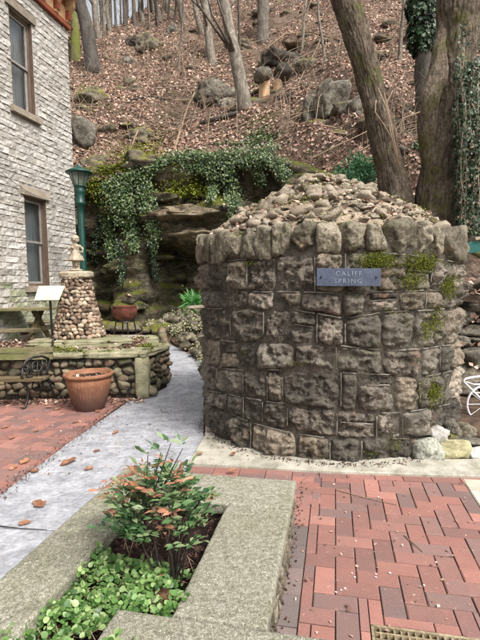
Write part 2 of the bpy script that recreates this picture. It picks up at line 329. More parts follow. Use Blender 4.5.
def rockobj(name, m, parent, c, dims, seed, **k):
    sm = k.pop('smooth', True); return MB().add(*rock(c, dims, seed, **k)).build(name, m, parent, smooth=sm)
def meshlib(name, m, n, **k):
    L = []
    for i in range(n):
        me = bpy.data.meshes.new(name); v, f = rock((0,0,0), (1,1,1), i*5+11, **k); me.from_pydata([tuple(p) for p in v], [], f)
        me.polygons.foreach_set('use_smooth', [True]*len(me.polygons)); me.materials.append(M[m]); L.append(me)
    return L
def inst(name, me, parent, loc, scale=(1,1,1), rot=(0,0,0)):
    o = bpy.data.objects.new(name, me); C.objects.link(o); o.parent = parent
    o.location = Vector(loc)-worldoff(parent); o.scale = scale; o.rotation_euler = rot; return o
# leaves ----------------------------------------------------------------
def leaf_t(kind):
    if kind == 'quad':
        V = [(0,0,0),(-.36,.5,.12),(0,1,0),(.36,.45,.12)]; Fc = [(0,1,2),(0,2,3)]
    elif kind == 'long':
        V = [(0,0,0),(-.13,.3,.03),(-.15,.55,.04),(0,1,-.12),(.15,.55,.04),(.13,.3,.03),(0,.4,0),(0,.7,-.03)]
        Fc = [(0,1,6),(1,2,6),(2,7,6),(2,3,7),(3,4,7),(4,6,7),(4,5,6),(5,0,6)]
    elif kind == 'round':
        V = [(0,0,0),(-.3,.12,.05),(-.42,.45,.08),(-.25,.8,.03),(0,.98,-.05),(.25,.8,.03),(.42,.45,.08),(.3,.12,.05),(0,.45,0)]
        Fc = [(i,(i+1)%8,8) for i in range(8)]
    elif kind == 'strap':
        V = [(-.03,0,0),(.03,0,0),(-.045,.4,.12),(.045,.4,.12),(-.035,.75,.1),(.035,.75,.1),(0,1,-.05)]
        Fc = [(0,1,3),(0,3,2),(2,3,5),(2,5,4),(4,5,6)]
    elif kind == 'ivy':
        V = [(0,.1,0),(-.4,-.05,.05),(-.28,.3,.06),(-.42,.6,.0),(-.15,.62,.05),(0,1,-.06),(.15,.62,.05),(.42,.6,0),(.28,.3,.06),(.4,-.05,.05),(0,.4,.0)]
        Fc = [(i,(i+1)%10,10) for i in range(10)]
    return np.array(V, np.float32), np.array(Fc, np.int32)
def leaves(name, pos, nrm, size, kind, m, parent=None, jitter=.6, stuff=True, down=None, r=rng):
    """one mesh of many leaves: pos (n,3), nrm (n,3) face normals; leaf axis random around the normal (or hanging along 'down')"""
    T, Fc = leaf_t(kind); pos = np.asarray(pos, np.float32); n = len(pos)
    nrm = np.asarray(nrm, np.float32)+r.normal(0, jitter, (n,3)).astype(np.float32)
    nrm /= np.linalg.norm(nrm, axis=1, keepdims=True)+1e-9
    a = r.normal(0, 1, (n,3)).astype(np.float32)
    if down is not None: a = a*.5+np.asarray(down, np.float32)
    y = a-nrm*np.sum(a*nrm, axis=1, keepdims=True); y /= np.linalg.norm(y, axis=1, keepdims=True)+1e-9
    x = np.cross(y, nrm); sz = np.asarray(size, np.float32).reshape(-1,1,1) if np.ndim(size) else r.uniform(size*.65, size*1.3, (n,1,1))
    V = (T[None,:,0:1]*x[:,None]+T[None,:,1:2]*y[:,None]+T[None,:,2:3]*nrm[:,None])*sz+pos[:,None]
    Fa = (Fc[None]+(np.arange(n)*len(T))[:,None,None]).reshape(-1,3)
    return npmesh(name, V.reshape(-1,3), Fa, m, parent, stuff=stuff)
# ================================================================ SETTING
TH = R_(12); cT, sT = math.cos(TH), math.sin(TH)
def UV(p): return (p[0]*cT-p[1]*sT, p[0]*sT+p[1]*cT)
def XY(u, v): return (u*cT+v*sT, -u*sT+v*cT)
def gz(X, Y): return .5*min(max((Y-6.3)/4.5, 0), 1)
def GG(x, y):
    z = 0
    for _ in range(12): p = G(x, y, z); z = gz(p.x, p.y)
    return G(x, y, z)
# ---- ground sheet
def axis(lo, hi, a, b, st):
    c = list(np.arange(a, b+1e-6, st)); l = a; d = st
    left = []
    while l > lo: d *= 1.4; l -= d; left.append(l)
    r = b; d = st; right = []
    while r < hi: d *= 1.4; r += d; right.append(r)
    return left[::-1]+c+right
gx = axis(-160, 160, -7, 5, .2); gy = axis(-160, 160, -1, 12, .2)
gv = [(x, y, gz(x, y)-.06-(.03 if y > 6.5 else 0)) for y in gy for x in gx]; nx = len(gx)
gf = [(j*nx+i, j*nx+i+1, (j+1)*nx+i+1, (j+1)*nx+i) for j in range(len(gy)-1) for i in range(nx-1)]
struct(npmesh('ground', gv, gf, 'earth', smooth=True))
# ---- hill
XS = [-40, -8, -4, -1, 1, 2.4, 3.0, 3.8, 9, 40]
YCP = [14.5, 12.6, 12.0, 12.2, 11.8, 9.8, 8.1, 6.9, 6.3, 5]
ZCP = [5.2, 5.1, 4.65, 5.1, 4.9, 3.8, 2.7, 1.9, 1.8, 1.8]
def Yc(X): return float(np.interp(X, XS, YCP))
def Zc(X): return float(np.interp(X, XS, ZCP))
def hz(X, Y):
    s = Y-Yc(X); scr = np.interp(X, [-6.5, -4.4, -2.0], [13.5, 21, 46])
    sl = .80
    z = Zc(X)+.1+sl*min(s, scr)
    if s > scr: z += .12*(s-scr)*(1 if s < scr+20 else 1)
    k = min(max((s+.2)/1.0, .15), 1)
    if s < 0: z -= 1.5*s*s-.1*s
    z += k*(.55*nz((X, Y, 0), .28, 3, 3.1)+.2*nz((X, Y, 1), 1.1, 4, 8.2)+.10*abs(nz((X, Y, 2), 3.2, 3, 1.2)))
    # stepped ledges
    st = nz((X*.5, Y*.2, 4), .6, 2, 5.5); z += k*.34*math.sin(s*2.1+st*6)*(.5+st)
    return z
hxs = np.concatenate([np.linspace(-40, -12, 30)[:-1], np.linspace(-12, 12, 230), np.linspace(12, 40, 30)[1:]])
hss = np.concatenate([np.linspace(-.42, 8, 104)[:-1], np.linspace(8, 34, 130)[:-1], np.linspace(34, 70, 30)])
HZ = np.zeros((len(hss), len(hxs))); HY = np.zeros_like(HZ)
for i, x in enumerate(hxs):
    yc = Yc(x)
    for j, s in enumerate(hss): HY[j, i] = yc+s; HZ[j, i] = hz(x, yc+s)
HV = np.stack([np.broadcast_to(hxs, HZ.shape), HY, HZ], -1).reshape(-1, 3); nx = len(hxs); nj = len(hss)
ii, jj = np.meshgrid(np.arange(nx-1), np.arange(nj-1)); a = (jj*nx+ii).ravel()
HV = np.array(HV)
struct(npmesh('hillside', HV, np.stack([a, a+1, a+nx+1, a+nx], 1), 'hill', smooth=True))
def hzn(X, Y):
    """vectorised lookup of hill height and normal"""
    X = np.asarray(X); Y = np.asarray(Y); s = Y-np.interp(X, XS, YCP)
    fi = np.interp(X, hxs, np.arange(nx)); fj = np.interp(s, hss, np.arange(nj))
    i0 = np.minimum(fi.astype(int), nx-2); j0 = np.minimum(fj.astype(int), nj-2); a_ = fi-i0; b_ = fj-j0
    z = HZ[j0, i0]*(1-a_)*(1-b_)+HZ[j0, i0+1]*a_*(1-b_)+HZ[j0+1, i0]*(1-a_)*b_+HZ[j0+1, i0+1]*a_*b_
    return z
def hnorm(X, Y):
    e = .15; zx = (hzn(X+e, Y)-hzn(X-e, Y))/(2*e); zy = (hzn(X, Y+e)-hzn(X, Y-e))/(2*e)
    n = np.stack([-zx, -zy, np.ones_like(zx)], -1); return n/np.linalg.norm(n, axis=-1, keepdims=True)
def HP(x, y):
    """point of the hill seen at pixel"""
    d = ray(x, y); d = d/d.y; t = 6.5
    while t < 70:
        p = CO+d*t
        if t > Yc(p.x)+.0 and p.z < float(hzn(p.x, p.y)): return p
        t += .08
    return CO+d*45
# ---- cliff
def win(x, a, b, s): return 1/(1+math.exp(-(x-a)/s))*1/(1+math.exp((x-b)/s))
pts = [(x, Yc(x)) for x in np.arange(-9, 7.01, .02)]
acc = [0]
for i in range(1, len(pts)): acc.append(acc[-1]+math.dist(pts[i], pts[i-1]))
cols = np.arange(0, acc[-1], .07); rows = 84; CV = []
cxs = np.interp(cols, acc, [p[0] for p in pts])
for k, x in enumerate(cxs):
    x = float(x); yc = Yc(x); e = .5; tx, ty = 2*e, Yc(x+e)-Yc(x-e); l = math.hypot(tx, ty); n = (ty/l, -tx/l)
    top = Zc(x)+.1; cave = win(x, -2.25, .3, .14)
    for r in range(rows):
        t = r/(rows-1); z = -.3+(top+.3)*t
        amp = .35 if x > 2.0 else 1
        zz = z+.25*nz((x, 0, 0), .5, 2, 2.2)
        led = nz((x*.5, 0, zz*2.6), 1.0, 3, 9.9); led2 = noise.cell(Vector((x*.9+.4*math.floor(zz*4.3), 0, math.floor(zz*4.3))))
        o = .32*nz((x, 0, z*.6), .55, 3, 6.1)+.22*led+.13*(led2-.5)+.09*nz((x, 0, z), 2.8, 4, 1.7)
        lip = 2.55+.25*nz((x, 0, 0), .8, 2, 4.4)
        c = win(z, lip-.02, lip+1.25, .09)*.75-1.15/(1+math.exp((z-lip)/.06))*win(z, -9, lip, .06)*1.0
        if z < lip: c += .5*(1-min(max(z/lip, 0), 1))
        o = o*amp+c*cave
        o -= .35*win(x, -4.6, -3.45, .12)*win(z, .2, 2.9, .2)
        o += .35*win(x, -3.3, -2.4, .15)
        if t > .78: f_ = min((t-.78)/.12, 1); o = o*(1-f_)+(.34+.12*nz((x*1.5, 0, z), 1, 3, 2))*f_
        if t > .95: o -= (t-.95)/.05*.7
        CV.append((x+n[0]*o, yc+n[1]*o, z))
nc = len(cxs); ii, jj = np.meshgrid(np.arange(rows-1), np.arange(nc-1)); a = (jj*rows+ii).ravel()
struct(npmesh('cliff', CV, np.stack([a, a+1, a+rows+1, a+rows][::-1], 1), 'cliff', smooth=True))
CVa = np.array(CV).reshape(nc, rows, 3)
def CP(x, y):
    """point on the cliff nearest to the pixel's ray"""
    d = ray(x, y).normalized(); v = CVa.reshape(-1, 3)-np.array(CO[:]); dv = v @ np.array(d[:])
    e = np.linalg.norm(v-dv[:, None]*np.array(d[:]), axis=1); e = e/np.maximum(dv, .1)
    k = np.where(e < .012)[0]
    k = k[np.argmin(dv[k])] if len(k) else int(np.argmin(e))
    return Vector(CVa.reshape(-1, 3)[k])
# ---- leaf litter over the hill
n = 190000; yy = 6.6+(rng.random(n)**1.45)*30; xx = (rng.random(n)*1.3-.62)*yy
s = yy-np.interp(xx, XS, YCP); k = s > -.4; xx, yy = xx[k], yy[k]
# thin the leaves in patches so that soil and moss show
kk = np.array([nz((x, y, 0), .5, 3, 4.2) for x, y in zip(xx, yy)]); k = kk < .12+rng.random(len(kk))*.45; xx, yy = xx[k], yy[k]
zz = hzn(xx, yy)+rng.uniform(.0, .05, len(xx)); dist = np.sqrt(xx**2+yy**2)
stuff(leaves('leaf_litter', np.stack([xx, yy, zz], -1), hnorm(xx, yy), rng.uniform(.045, .10, len(xx))*(.75+dist/28), 'quad', 'litter', jitter=.45),
      'brown fallen leaves covering the wooded slope', 'leaves')
# ---- leaf litter on right hand bank and cliff ledges
# ---- path slabs
path = struct(MB().prism([G(-20, 500)[:2], G(60, 450)[:2], G(125,405)[:2], G(200, 405)[:2], G(195, 462)[:2], XY(-1.4, 2.8), XY(-1.4, 0.5), XY(-4, .5)], -.05, -.012).build('path', 'joint'))
def slab(pxs, name='slab', world=None):
    P = [GG(*p) if len(p) == 2 else Vector((*XY(p[1], p[2]), 0)) for p in pxs]
    c = sum(P, Vector())/len(P); P = [p+(c-p).normalized()*.006 for p in P]
    b = MB(); n = len(P); vs = [p+Vector((0, 0, -.06)) for p in P]+[p+Vector((0, 0, -.004)) for p in P]+[p+(c-p).normalized()*.008 for p in P]
    fs = [(i, (i+1) % n, n+(i+1) % n, n+i) for i in range(n)]+[(n+i, n+(i+1) % n, 2*n+(i+1) % n, 2*n+i) for i in range(n)]+[tuple(range(2*n, 3*n))]
    b.add(vs, fs); return b.build(name, 'slate', path)
L0 = G(20, 480); L1 = G(120, 405); dl = (L0-L1).normalized()
def lp(t): q = L0+dl*t; return ('w', *UV(q))
slab([lp(2.6), ('w', -1.33, .4), ('w', -1.33, 1.2), (95, 532.5), (-41, 525)])
slab([(-41, 525), (95, 532.5), ('w', -1.33, 2.6), (186, 474), (190, 464), (198, 448), (63, 446)])
slab([(63, 446), (198, 448), (204, 436), (204, 400), (130, 400)])
slab([(130, 400), (204, 400), (215, 372), (168, 370), (166, 387), (144, 399)])
slab([(168, 370), (215, 372), (200, 358), (184, 351), (146, 351)])
slab([(146, 351), (184, 351), (165, 341), (152, 334.5), (122, 334.5)])
slab([(122, 334.5), (152, 334.5), (140, 330), (110, 330)])
# ---- kerb strip and apron round the well
CX, CY = 5.08*math.sin(R_(10.7)), 5.08*math.cos(R_(10.7)); RW = 1.345
kq = [G(188, 465), G(320, 473), G(400, 476), G(480, 478.5), G(640, 486)]
ap = [G(640, 464), G(480, 461.5), G(412, 462), G(404, 450), G(300, 430), G(206, 424), G(204.5, 437)]
struct(MB().prism([p[:2] for p in kq+ap], -.05, .022, .006).build('kerb', 'concrete'))
K0, K1 = G(188, 466), G(480, 478.3); kd = (K1-K0).normalized(); kn = Vector((-kd.y, kd.x, 0))
ka, kb = UV(K0), UV(K1); kN = Vector((-(kb[1]-ka[1]), kb[0]-ka[0])).normalized(); kC = kN.x*ka[0]+kN.y*ka[1]
vk = UV(G(320, 473))[1]
# ---- brick pavements
BW, BL = .106, .212
brickmesh = []
for (a_, b_) in ((BL, BW), (BW, BL)):
    t = MB().prism([(-a_/2+.0026, -b_/2+.0026), (a_/2-.0026, -b_/2+.0026), (a_/2-.0026, b_/2-.0026), (-a_/2+.0026, b_/2-.0026)], -.06, 0, .0045)
    me = bpy.data.meshes.new('brick'); me.from_pydata([tuple(v) for v in t.v], [], t.f); me.materials.append(M['brick']); brickmesh.append(me)
def clip(poly, a, b, c):     # keep a*u+b*v <= c
    out = []
    for i in range(len(poly)):
        p, q = poly[i], poly[(i+1) % len(poly)]; dp, dq = a*p[0]+b*p[1]-c, a*q[0]+b*q[1]-c
        if dp <= 0: out.append(p)
        if dp*dq < 0: t = dp/(dp-dq); out.append((p[0]+(q[0]-p[0])*t, p[1]+(q[1]-p[1])*t))
    return out
def area(p): return abs(sum(p[i][0]*p[(i+1) % len(p)][1]-p[(i+1) % len(p)][0]*p[i][1] for i in range(len(p))))/2 if len(p) > 2 else 0
def herring(parent, u0, u1, v0, v1, planes, hole=None, seen=lambda u, v: True, mname='brick'):
    full = []; cnt = 0; extra = MB()
    for i in range(int(u0/BW)-2, int(u1/BW)+3):
        for j in range(int(v0/BW)-2, int(v1/BW)+3):
            r = (i-j) % 4
            if r not in (0, 3): continue
            a_, b_ = (i*BW, j*BW); w_, h_ = (BL, BW) if r == 0 else (BW, BL)
            if a_+w_ < u0 or a_ > u1 or b_+h_ < v0 or b_ > v1: continue
            poly = [(a_, b_), (a_+w_, b_), (a_+w_, b_+h_), (a_, b_+h_)]; A0 = area(poly)
            for pl in planes: poly = clip(poly, *pl)
            if hole and poly:
                hu0, hu1, hv0, hv1 = hole
                if not (a_+w_ <= hu0 or a_ >= hu1 or b_+h_ <= hv0 or b_ >= hv1):
                    mid_ = clip(clip(poly, -1, 0, -hu0), 1, 0, hu1)
                    cand = [clip(poly, 1, 0, hu0), clip(poly, -1, 0, -hu1), clip(mid_, 0, 1, hv0) if len(mid_) > 2 else [], clip(mid_, 0, -1, -hv1) if len(mid_) > 2 else []]
                    cand = sorted(cand, key=area); poly = cand[-1]
                    if area(cand[-2]) > A0*.06: full.append((math.hypot(*XY(a_+w_/2, b_+h_/2)), r, a_+w_/2, b_+h_/2, cand[-2], False, True))
            Ar = area(poly)
            if Ar < A0*.06: continue
            cu, cv = a_+w_/2, b_+h_/2
            full.append((math.hypot(*XY(cu, cv)), r, cu, cv, poly, Ar > A0*.999, seen(cu, cv)))
    full.sort(key=lambda q: (not q[6], q[0]))
    for (d, r, cu, cv, poly, whole, sn) in full:
        dz = random.uniform(-.0015, .0015)
        if cnt < 299 and sn:
            cnt += 1
            if whole:
                o = inst('brick', brickmesh[0 if r == 0 else 1], parent, (*XY(cu, cv), dz), rot=(random.uniform(-.006, .006), random.uniform(-.006, .006), -TH))
            else:
                MB().prism([XY(*p) for p in inset(poly)], -.06, dz, .003).build('brick', mname, parent)
        else: extra.prism([XY(*p) for p in inset(poly)], -.06, dz, .003)
    if extra.v: stuff(extra.build('brick_field', mname, parent))
def inset(poly, d=.002):
    cx = sum(p[0] for p in poly)/len(poly); cy = sum(p[1] for p in poly)/len(poly)
    return [(p[0]+math.copysign(min(d, abs(cx-p[0])), cx-p[0]), p[1]+math.copysign(min(d, abs(cy-p[1])), cy-p[1])) for p in poly]
GR = (.162, .600, 1.50, 1.945)        # drain opening in u,v
UR = UV(G(463, 481))[0]
bed = MB(); 
for (a_, b_, c_, d_) in ((-.30, GR[0], .2, vk+.02), (GR[1], UR, .2, vk+.06), (GR[0], GR[1], GR[3], vk+.03), (GR[0], GR[1], .2, GR[2])):
    bed.prism([XY(a_, c_), XY(b_, c_), XY(b_, d_), XY(a_, d_)], -.07, -.010)
rp = struct(bed.build('brick_pavement', 'joint'))
herring(rp, -.27+BW, UR-.0, .3, vk+.2, [(-1, 0, .27-BW-.002), (1, 0, UR), (kN.x, kN.y, kC-BW-.003), (0, -1, -.3)], hole=(GR[0]-.012, GR[1]+.012, GR[2]-.012, GR[3]+.012), seen=lambda u, v: v > 1.2 and u < 1.3)
v_ = .6
while v_ < vk-BW-.24:       # grey edging row beside the planter
    MB().prism([XY(*p) for p in ((-.268, v_+.002), (-.27+BW-.002, v_+.002), (-.27+BW-.002, v_+BL-.002), (-.268, v_+BL-.002))], -.06, random.uniform(-.001, .002), .003).build('edging_brick', 'brick_grey' if v_ < 2.7 else 'brick', rp); v_ += BL
u_ = -1.02
strip = struct(MB().prism([XY(-1.04, vk-.55), XY(-.30, vk-.55), XY(-.30, vk-.03), XY(-1.04, vk-.0)], -.07, -.012).build('brick_strip', 'joint'))
LK = (K1-K0).length
def kp(a_, b_): q = K0+kd*a_-kn*b_; return (q.x, q.y)
t_ = .02
while t_ < LK-.1:            # stretcher rows along the kerb
    onr = UV(kp(t_, 0))[0] > -.30
    for q in range(0, 1 if onr else 5):
        MB().prism([kp(t_+.002, BW*(q+1)-.002), kp(t_+BL-.002, BW*(q+1)-.002), kp(t_+BL-.002, BW*q+.002), kp(t_+.002, BW*q+.002)], -.06, random.uniform(-.001, .002), .003).build('edging_brick', 'brick', rp if onr else strip)
    t_ += BL
struct(MB().prism([XY(UR+.004, .2), XY(9, .2), XY(9, vk+.3), XY(UR+.004, vk+.07)], -.07, .004, .006).build('concrete_walk', 'concrete'))
# left pavement
la = UV(L0); lb = UV(L1); nn = Vector((lb[1]-la[1], -(lb[0]-la[0]))).normalized(); cc = nn.x*la[0]+nn.y*la[1]
if nn.x*(-9)+nn.y*4 > cc: nn, cc = -nn, -cc
WY = 6.03
wn = (-sT, cT)      # world Y in u,v is  -u*sT+v*cT
pl = [(nn.x, nn.y, cc-.004), (wn[0], wn[1], WY+.05)]
q0 = lp(3.2); Pa = Vector((*XY(q0[1], q0[2]), 0))
lpv = struct(MB().prism([(-6.5, WY+.1), (-1.55, WY+.1), (L1.x, L1.y), (L0.x, L0.y), (Pa.x, Pa.y), (-6.5, Pa.y)], -.07, -.012).build('brick_patio', 'joint'))
herring(lpv, -7, -1, .5, 7.5, pl+[(-cT, -sT, 6.4)], seen=lambda u, v: XY(u, v)[0]/max(XY(u, v)[1], .1) > -.56 and XY(u, v)[1] > 3.2)

# ledge stones set in the cliff face
random.seed(9); cl_obj = bpy.data.objects['cliff']
lgl = meshlib('ledge_stone', 'cliff', 8, sub=3, blocky=.7, rough=.22)
for i in range(190):
    k_ = random.randrange(nc); r_ = random.randrange(3, rows-3); p = CVa[k_, r_]
    if p[0] < -5 or p[0] > 2.2: continue
    if -2.25 < p[0] < .2 and p[2] < 2.7: 
        if random.random() < .5: continue
    w_ = random.uniform(.3, 1.1); inst('ledge_stone', random.choice(lgl), cl_obj, (p[0], p[1]+.10, p[2]), (w_, random.uniform(.45, .75), random.uniform(.10, .34)), (random.uniform(-.1, .1), random.uniform(-.12, .12), random.uniform(-.25, .25)))
# ================================================================ THE STONE WELL HOUSE
well = thing('stone_well_house', 'round dry stone spring house with a rubble cone top and slate name plaque', 'spring house', (CX, CY, 0))
def RR(z): return RW*(.975+.025*min(max(z/1.8, 0), 1))
def TZ(x, y, R=RW):
    """pixel -> (angle, height) on the drum; angle 0 faces the camera"""
    d = ray(x, y); ox, oy = -CX, -CY; a = d.x**2+d.y**2; b = 2*(ox*d.x+oy*d.y); c = ox*ox+oy*oy-R*R; D = b*b-4*a*c
    t = (-b-math.sqrt(D))/(2*a) if D > 0 else -b/(2*a)
    p = CO+d*t; return (math.atan2(p.x-CX, -(p.y-CY)), p.z)
def pol(th, r, z): return Vector((CX+r*math.sin(th), CY-r*math.cos(th), z))
b = MB(); nn_ = 96
prof = [(0, 0), (.2, 0)]
b.lathe([(RR(z)-.003, z) for z in np.linspace(-.05, 1.86, 24)]+[(0.02, 1.86)], (CX, CY, 0), 110, fl=lambda a, i: 1+.006*nz((math.sin(a)*4, math.cos(a)*4, i*.4), 2, 3))
b.build('core_wall', 'mortar', well, smooth=True)
Ls = [
 [(208,263),(250,259),(300,253),(340,251),(400,254),(452,262)],
 [(208,290),(250,291),(300,292),(340,292),(400,292),(452,290)],
 [(208,309),(250,308),(300,309),(340,318),(400,311),(452,308)],
 [(206,339),(250,342),(300,345),(340,346),(400,352),(452,346)],
 [(207,364),(219,367),(250,370),(300,371),(340,373),(384,373),(422,377),(452,371)],
 [(208,390),(237,396),(267,400),(300,404),(344,411),(357,412),(400,413),(442,406),(452,402)],
 [(209,404),(230,414),(250,423),(296,434),(340,438),(400,440),(432,436),(452,430)],
 [(208,441),(230,453),(270,465),(320,471),(360,471),(400,467),(452,455)]]
def ly(k, x): P = Ls[k]; return float(np.interp(x, [p[0] for p in P], [p[1] for p in P]))+(2.2*nz((x*.045, k*3.1, 0), 1, 2, 5) if 0 < k < 7 else 0)
cuts = [[209,230,248,276,315,345,377,406,430,444,452],[209,228,248,274,300.6,342,365,400,425,443,452],[207,231,264,290,317,345,382,414,434,446,452],
 [206,219,238,256,294,336,384,422,440,452],[207,217,243,267,282,341,358,396,420,442,452],[208,225,243,262,287,337,377,403,432,452],[209,228,250,296,330,362,388,412,432,452]]
beadb = MB()
def wallstone(q, k, name='stone', mat='well', out=.05, edge=.0, parent=None):
    """q: four (theta,z) corners bl, br, tr, tl"""
    w_ = (abs(q[1][0]-q[0][0])+abs(q[2][0]-q[3][0]))/2*RW; h_ = (abs(q[3][1]-q[0][1])+abs(q[2][1]-q[1][1]))/2
    if w_ < .03 or h_ < .03: return
    nu = max(4, min(38, int(w_/.012))); nv = max(4, min(28, int(h_/.012))); V = []; g = .004; seed = k*1.37
    bo = out*random.uniform(.6, 1.25); tx, tz = random.uniform(-.012, .012), random.uniform(-.012, .018)
    for j in range(nv+1):
        for i in range(nu+1):
            a, c = i/nu, j/nv
            # rounded corners
            aa = 2*a-1; cc_ = 2*c-1
            th = (q[0][0]*(1-a)+q[1][0]*a)*(1-c)+(q[3][0]*(1-a)+q[2][0]*a)*c
            z = (q[0][1]*(1-c)+q[3][1]*c)*(1-a)+(q[1][1]*(1-c)+q[2][1]*c)*a
            mth = sum(p[0] for p in q)/4; mz = sum(p[1] for p in q)/4
            sx, sz = 1-g/(w_/2), 1-g/(h_/2)
            rc = 1-.12*(abs(aa)**3)*(abs(cc_)**3)
            wob = .016*nz((th*RW, z, 0), 7, 3, seed)
            th = mth+(th-mth)*sx*rc+wob/RW; z = mz+(z-mz)*sz*rc+wob
            ed = min(1-abs(aa)**5, 1-abs(cc_)**5); ed = max(ed, 0)**.6
            rg = nz((th*RW, z, 0), 5.5, 4, seed); rg2 = abs(nz((th*RW, z, 3), 14, 3, seed)); st = nz((th*RW*1.0, z*3.0, 0), 4.0, 3, seed+3)
            fa_ = noise.cell(Vector((th*RW*6+seed, z*9, seed)))-.5
            r = RR(z)+edge+ed*(bo+.044*rg+.034*st-.045*rg2+.014*fa_+.016*nz((th*RW, z, 7), 30, 3, seed)+tx*aa+tz*cc_)-.015*(1-ed)
            V.append(pol(th, r, z))
    fs = [(j*(nu+1)+i, j*(nu+1)+i+1, (j+1)*(nu+1)+i+1, (j+1)*(nu+1)+i) for j in range(nv) for i in range(nu)]
    MB().add(V, fs).build(name, random.choice(['well', 'well', 'well_tan', 'well_dark', 'well_dark']) if mat == 'well' else mat, parent or well, smooth=True)
def bead(p, q, cov=.85):
    n = 7; P = []; cov *= .8; ta, tb_ = random.uniform(0, .25), random.uniform(.75, 1)
    for i in range(n+1):
        t = ta+(tb_-ta)*i/n; th = p[0]*(1-t)+q[0]*t; z = p[1]*(1-t)+q[1]*t; P.append(pol(th, RR(z)+.020+.008*nz((th*3, z*3, 0), 3, 2), z+.004*nz((th*9, z, 5), 3, 2)))
    if random.random() < cov: beadb.tube(P, [.003+.005*random.random() for _ in P], 5)
k = 0; edgeL = []; edgeR = []
for r in range(7):
    cs = cuts[r]
    for i in range(len(cs)-1):
        x0, x1 = cs[i], cs[i+1]; sh = random.uniform(-2.5, 2.5)
        if i in (0,) : sh = 0
        q = [TZ(x0, ly(r+1, x0)), TZ(x1, ly(r+1, x1)), TZ(x1, ly(r, x1)), TZ(x0, ly(r, x0))]
        k += 1
        if r == 2 and i == 2:     # long stone split into a thin one over a thick one
            pass
        if (r, i) == (4, 5):      # narrow upright
            wallstone(q, k)
        elif (r, i) == (4, 6):
            ym = 385; m0, m1 = TZ(x0, ym), TZ(x1, ym)
            wallstone([m0, m1, q[2], q[3]], k, out=.035); wallstone([q[0], q[1], m1, m0], k+50, out=.06); bead(m0, m1)
        elif (r, i) in ((0, 3), (6, 2), (2, 2), (6, 4)) and False: pass
        elif (r, i) in ((2, 3), (0, 7), (1, 6), (3, 1), (5, 5)):
            t = .42; m0 = tuple(q[3][c]*(1-t)+q[0][c]*t for c in (0, 1)); m1 = tuple(q[2][c]*(1-t)+q[1][c]*t for c in (0, 1))
            wallstone([m0, m1, q[2], q[3]], k, out=.04); wallstone([q[0], q[1], m1, m0], k+70, out=.038); bead(m0, m1, .6)
        else: wallstone(q, k, out=.047)
        bead(q[3], q[2]); 
        if i: bead(q[0], q[3], .7)
    edgeR.append((TZ(cs[-1], ly(r, cs[-1])), TZ(cs[-1], ly(r+1, cs[-1])))); edgeL.append((TZ(cs[0], ly(r, cs[0])), TZ(cs[0], ly(r+1, cs[0]))))
for r in range(7):     # the courses carry on round the back
    (a1, z1), (_, z0) = edgeR[r]; (a2, y1), (_, y0) = edgeL[r]; a2 += 2*math.pi; n = random.randint(12, 15)
    xs = [a1+(a2-a1)*(i+random.uniform(-.2, .2)*(0 < i < n))/n for i in range(n+1)]
    for i in range(n):
        t0, t1 = i/n, (i+1)/n; k += 1
        zb0, zb1 = z0*(1-t0)+y0*t0, z0*(1-t1)+y0*t1; zt0, zt1 = z1*(1-t0)+y1*t0, z1*(1-t1)+y1*t1
        wallstone([(xs[i], zb0), (xs[i+1], zb1), (xs[i+1], zt1), (xs[i], zt0)], k)
stuff(beadb.build('mortar_beads', 'bead', well, smooth=True))
# coping of upright boulders
cop = [(199,206,240,264),(206,212,238,264),(212,217,237,263),(217,227,234,263),(227,239,233,261),(239,255,231,258),(255,271.5,228,257),(272,290,226,254),(291,316,223,252),(317,341,222,251),
       (342,369,223,250),(369,388,225,249),(388,419,222,252),(419,430,228,252),(430,443,224,254),(443,467,230,262)]
aC = []
for (x0, x1, y0, y1) in cop:
    a0 = TZ(max(x0, 203.5), (y0+y1)/2, RW+.03)[0]; a1 = TZ(min(x1, 463), (y0+y1)/2, RW+.03)[0]
    if a1-a0 < .05: a0, a1 = (a0+a1)/2-.05, (a0+a1)/2+.05
    zt, zb = TZ((x0+x1)/2, y0)[1], TZ((x0+x1)/2, y1)[1]; aC.append((a0, a1, zb, zt))
amax = aC[-1][1]; amin = aC[0][0]+2*math.pi; a = amax
while a < amin-.05:
    da = random.uniform(.12, .19); aC.append((a, min(a+da, amin), 1.76, 2.0+random.uniform(-.02, .03))); a += da
for i, (a0, a1, zb, zt) in enumerate(aC):
    w_ = (a1-a0)*RW; h_ = zt-zb; am = (a0+a1)/2; p = pol(am, RW-.10, (zt+zb)/2)
    rd = i in (8, 10, 12, 14, 15)
    rockobj('coping_stone', 'coping', well, p, (w_*1.03, .30, h_*1.12), i*3+5, sub=5, blocky=.35 if rd else .95, flo=.88, facet=6, rough=.11 if rd else .075, rot=am, tilt=random.uniform(-.05, .05), fr=1.6)
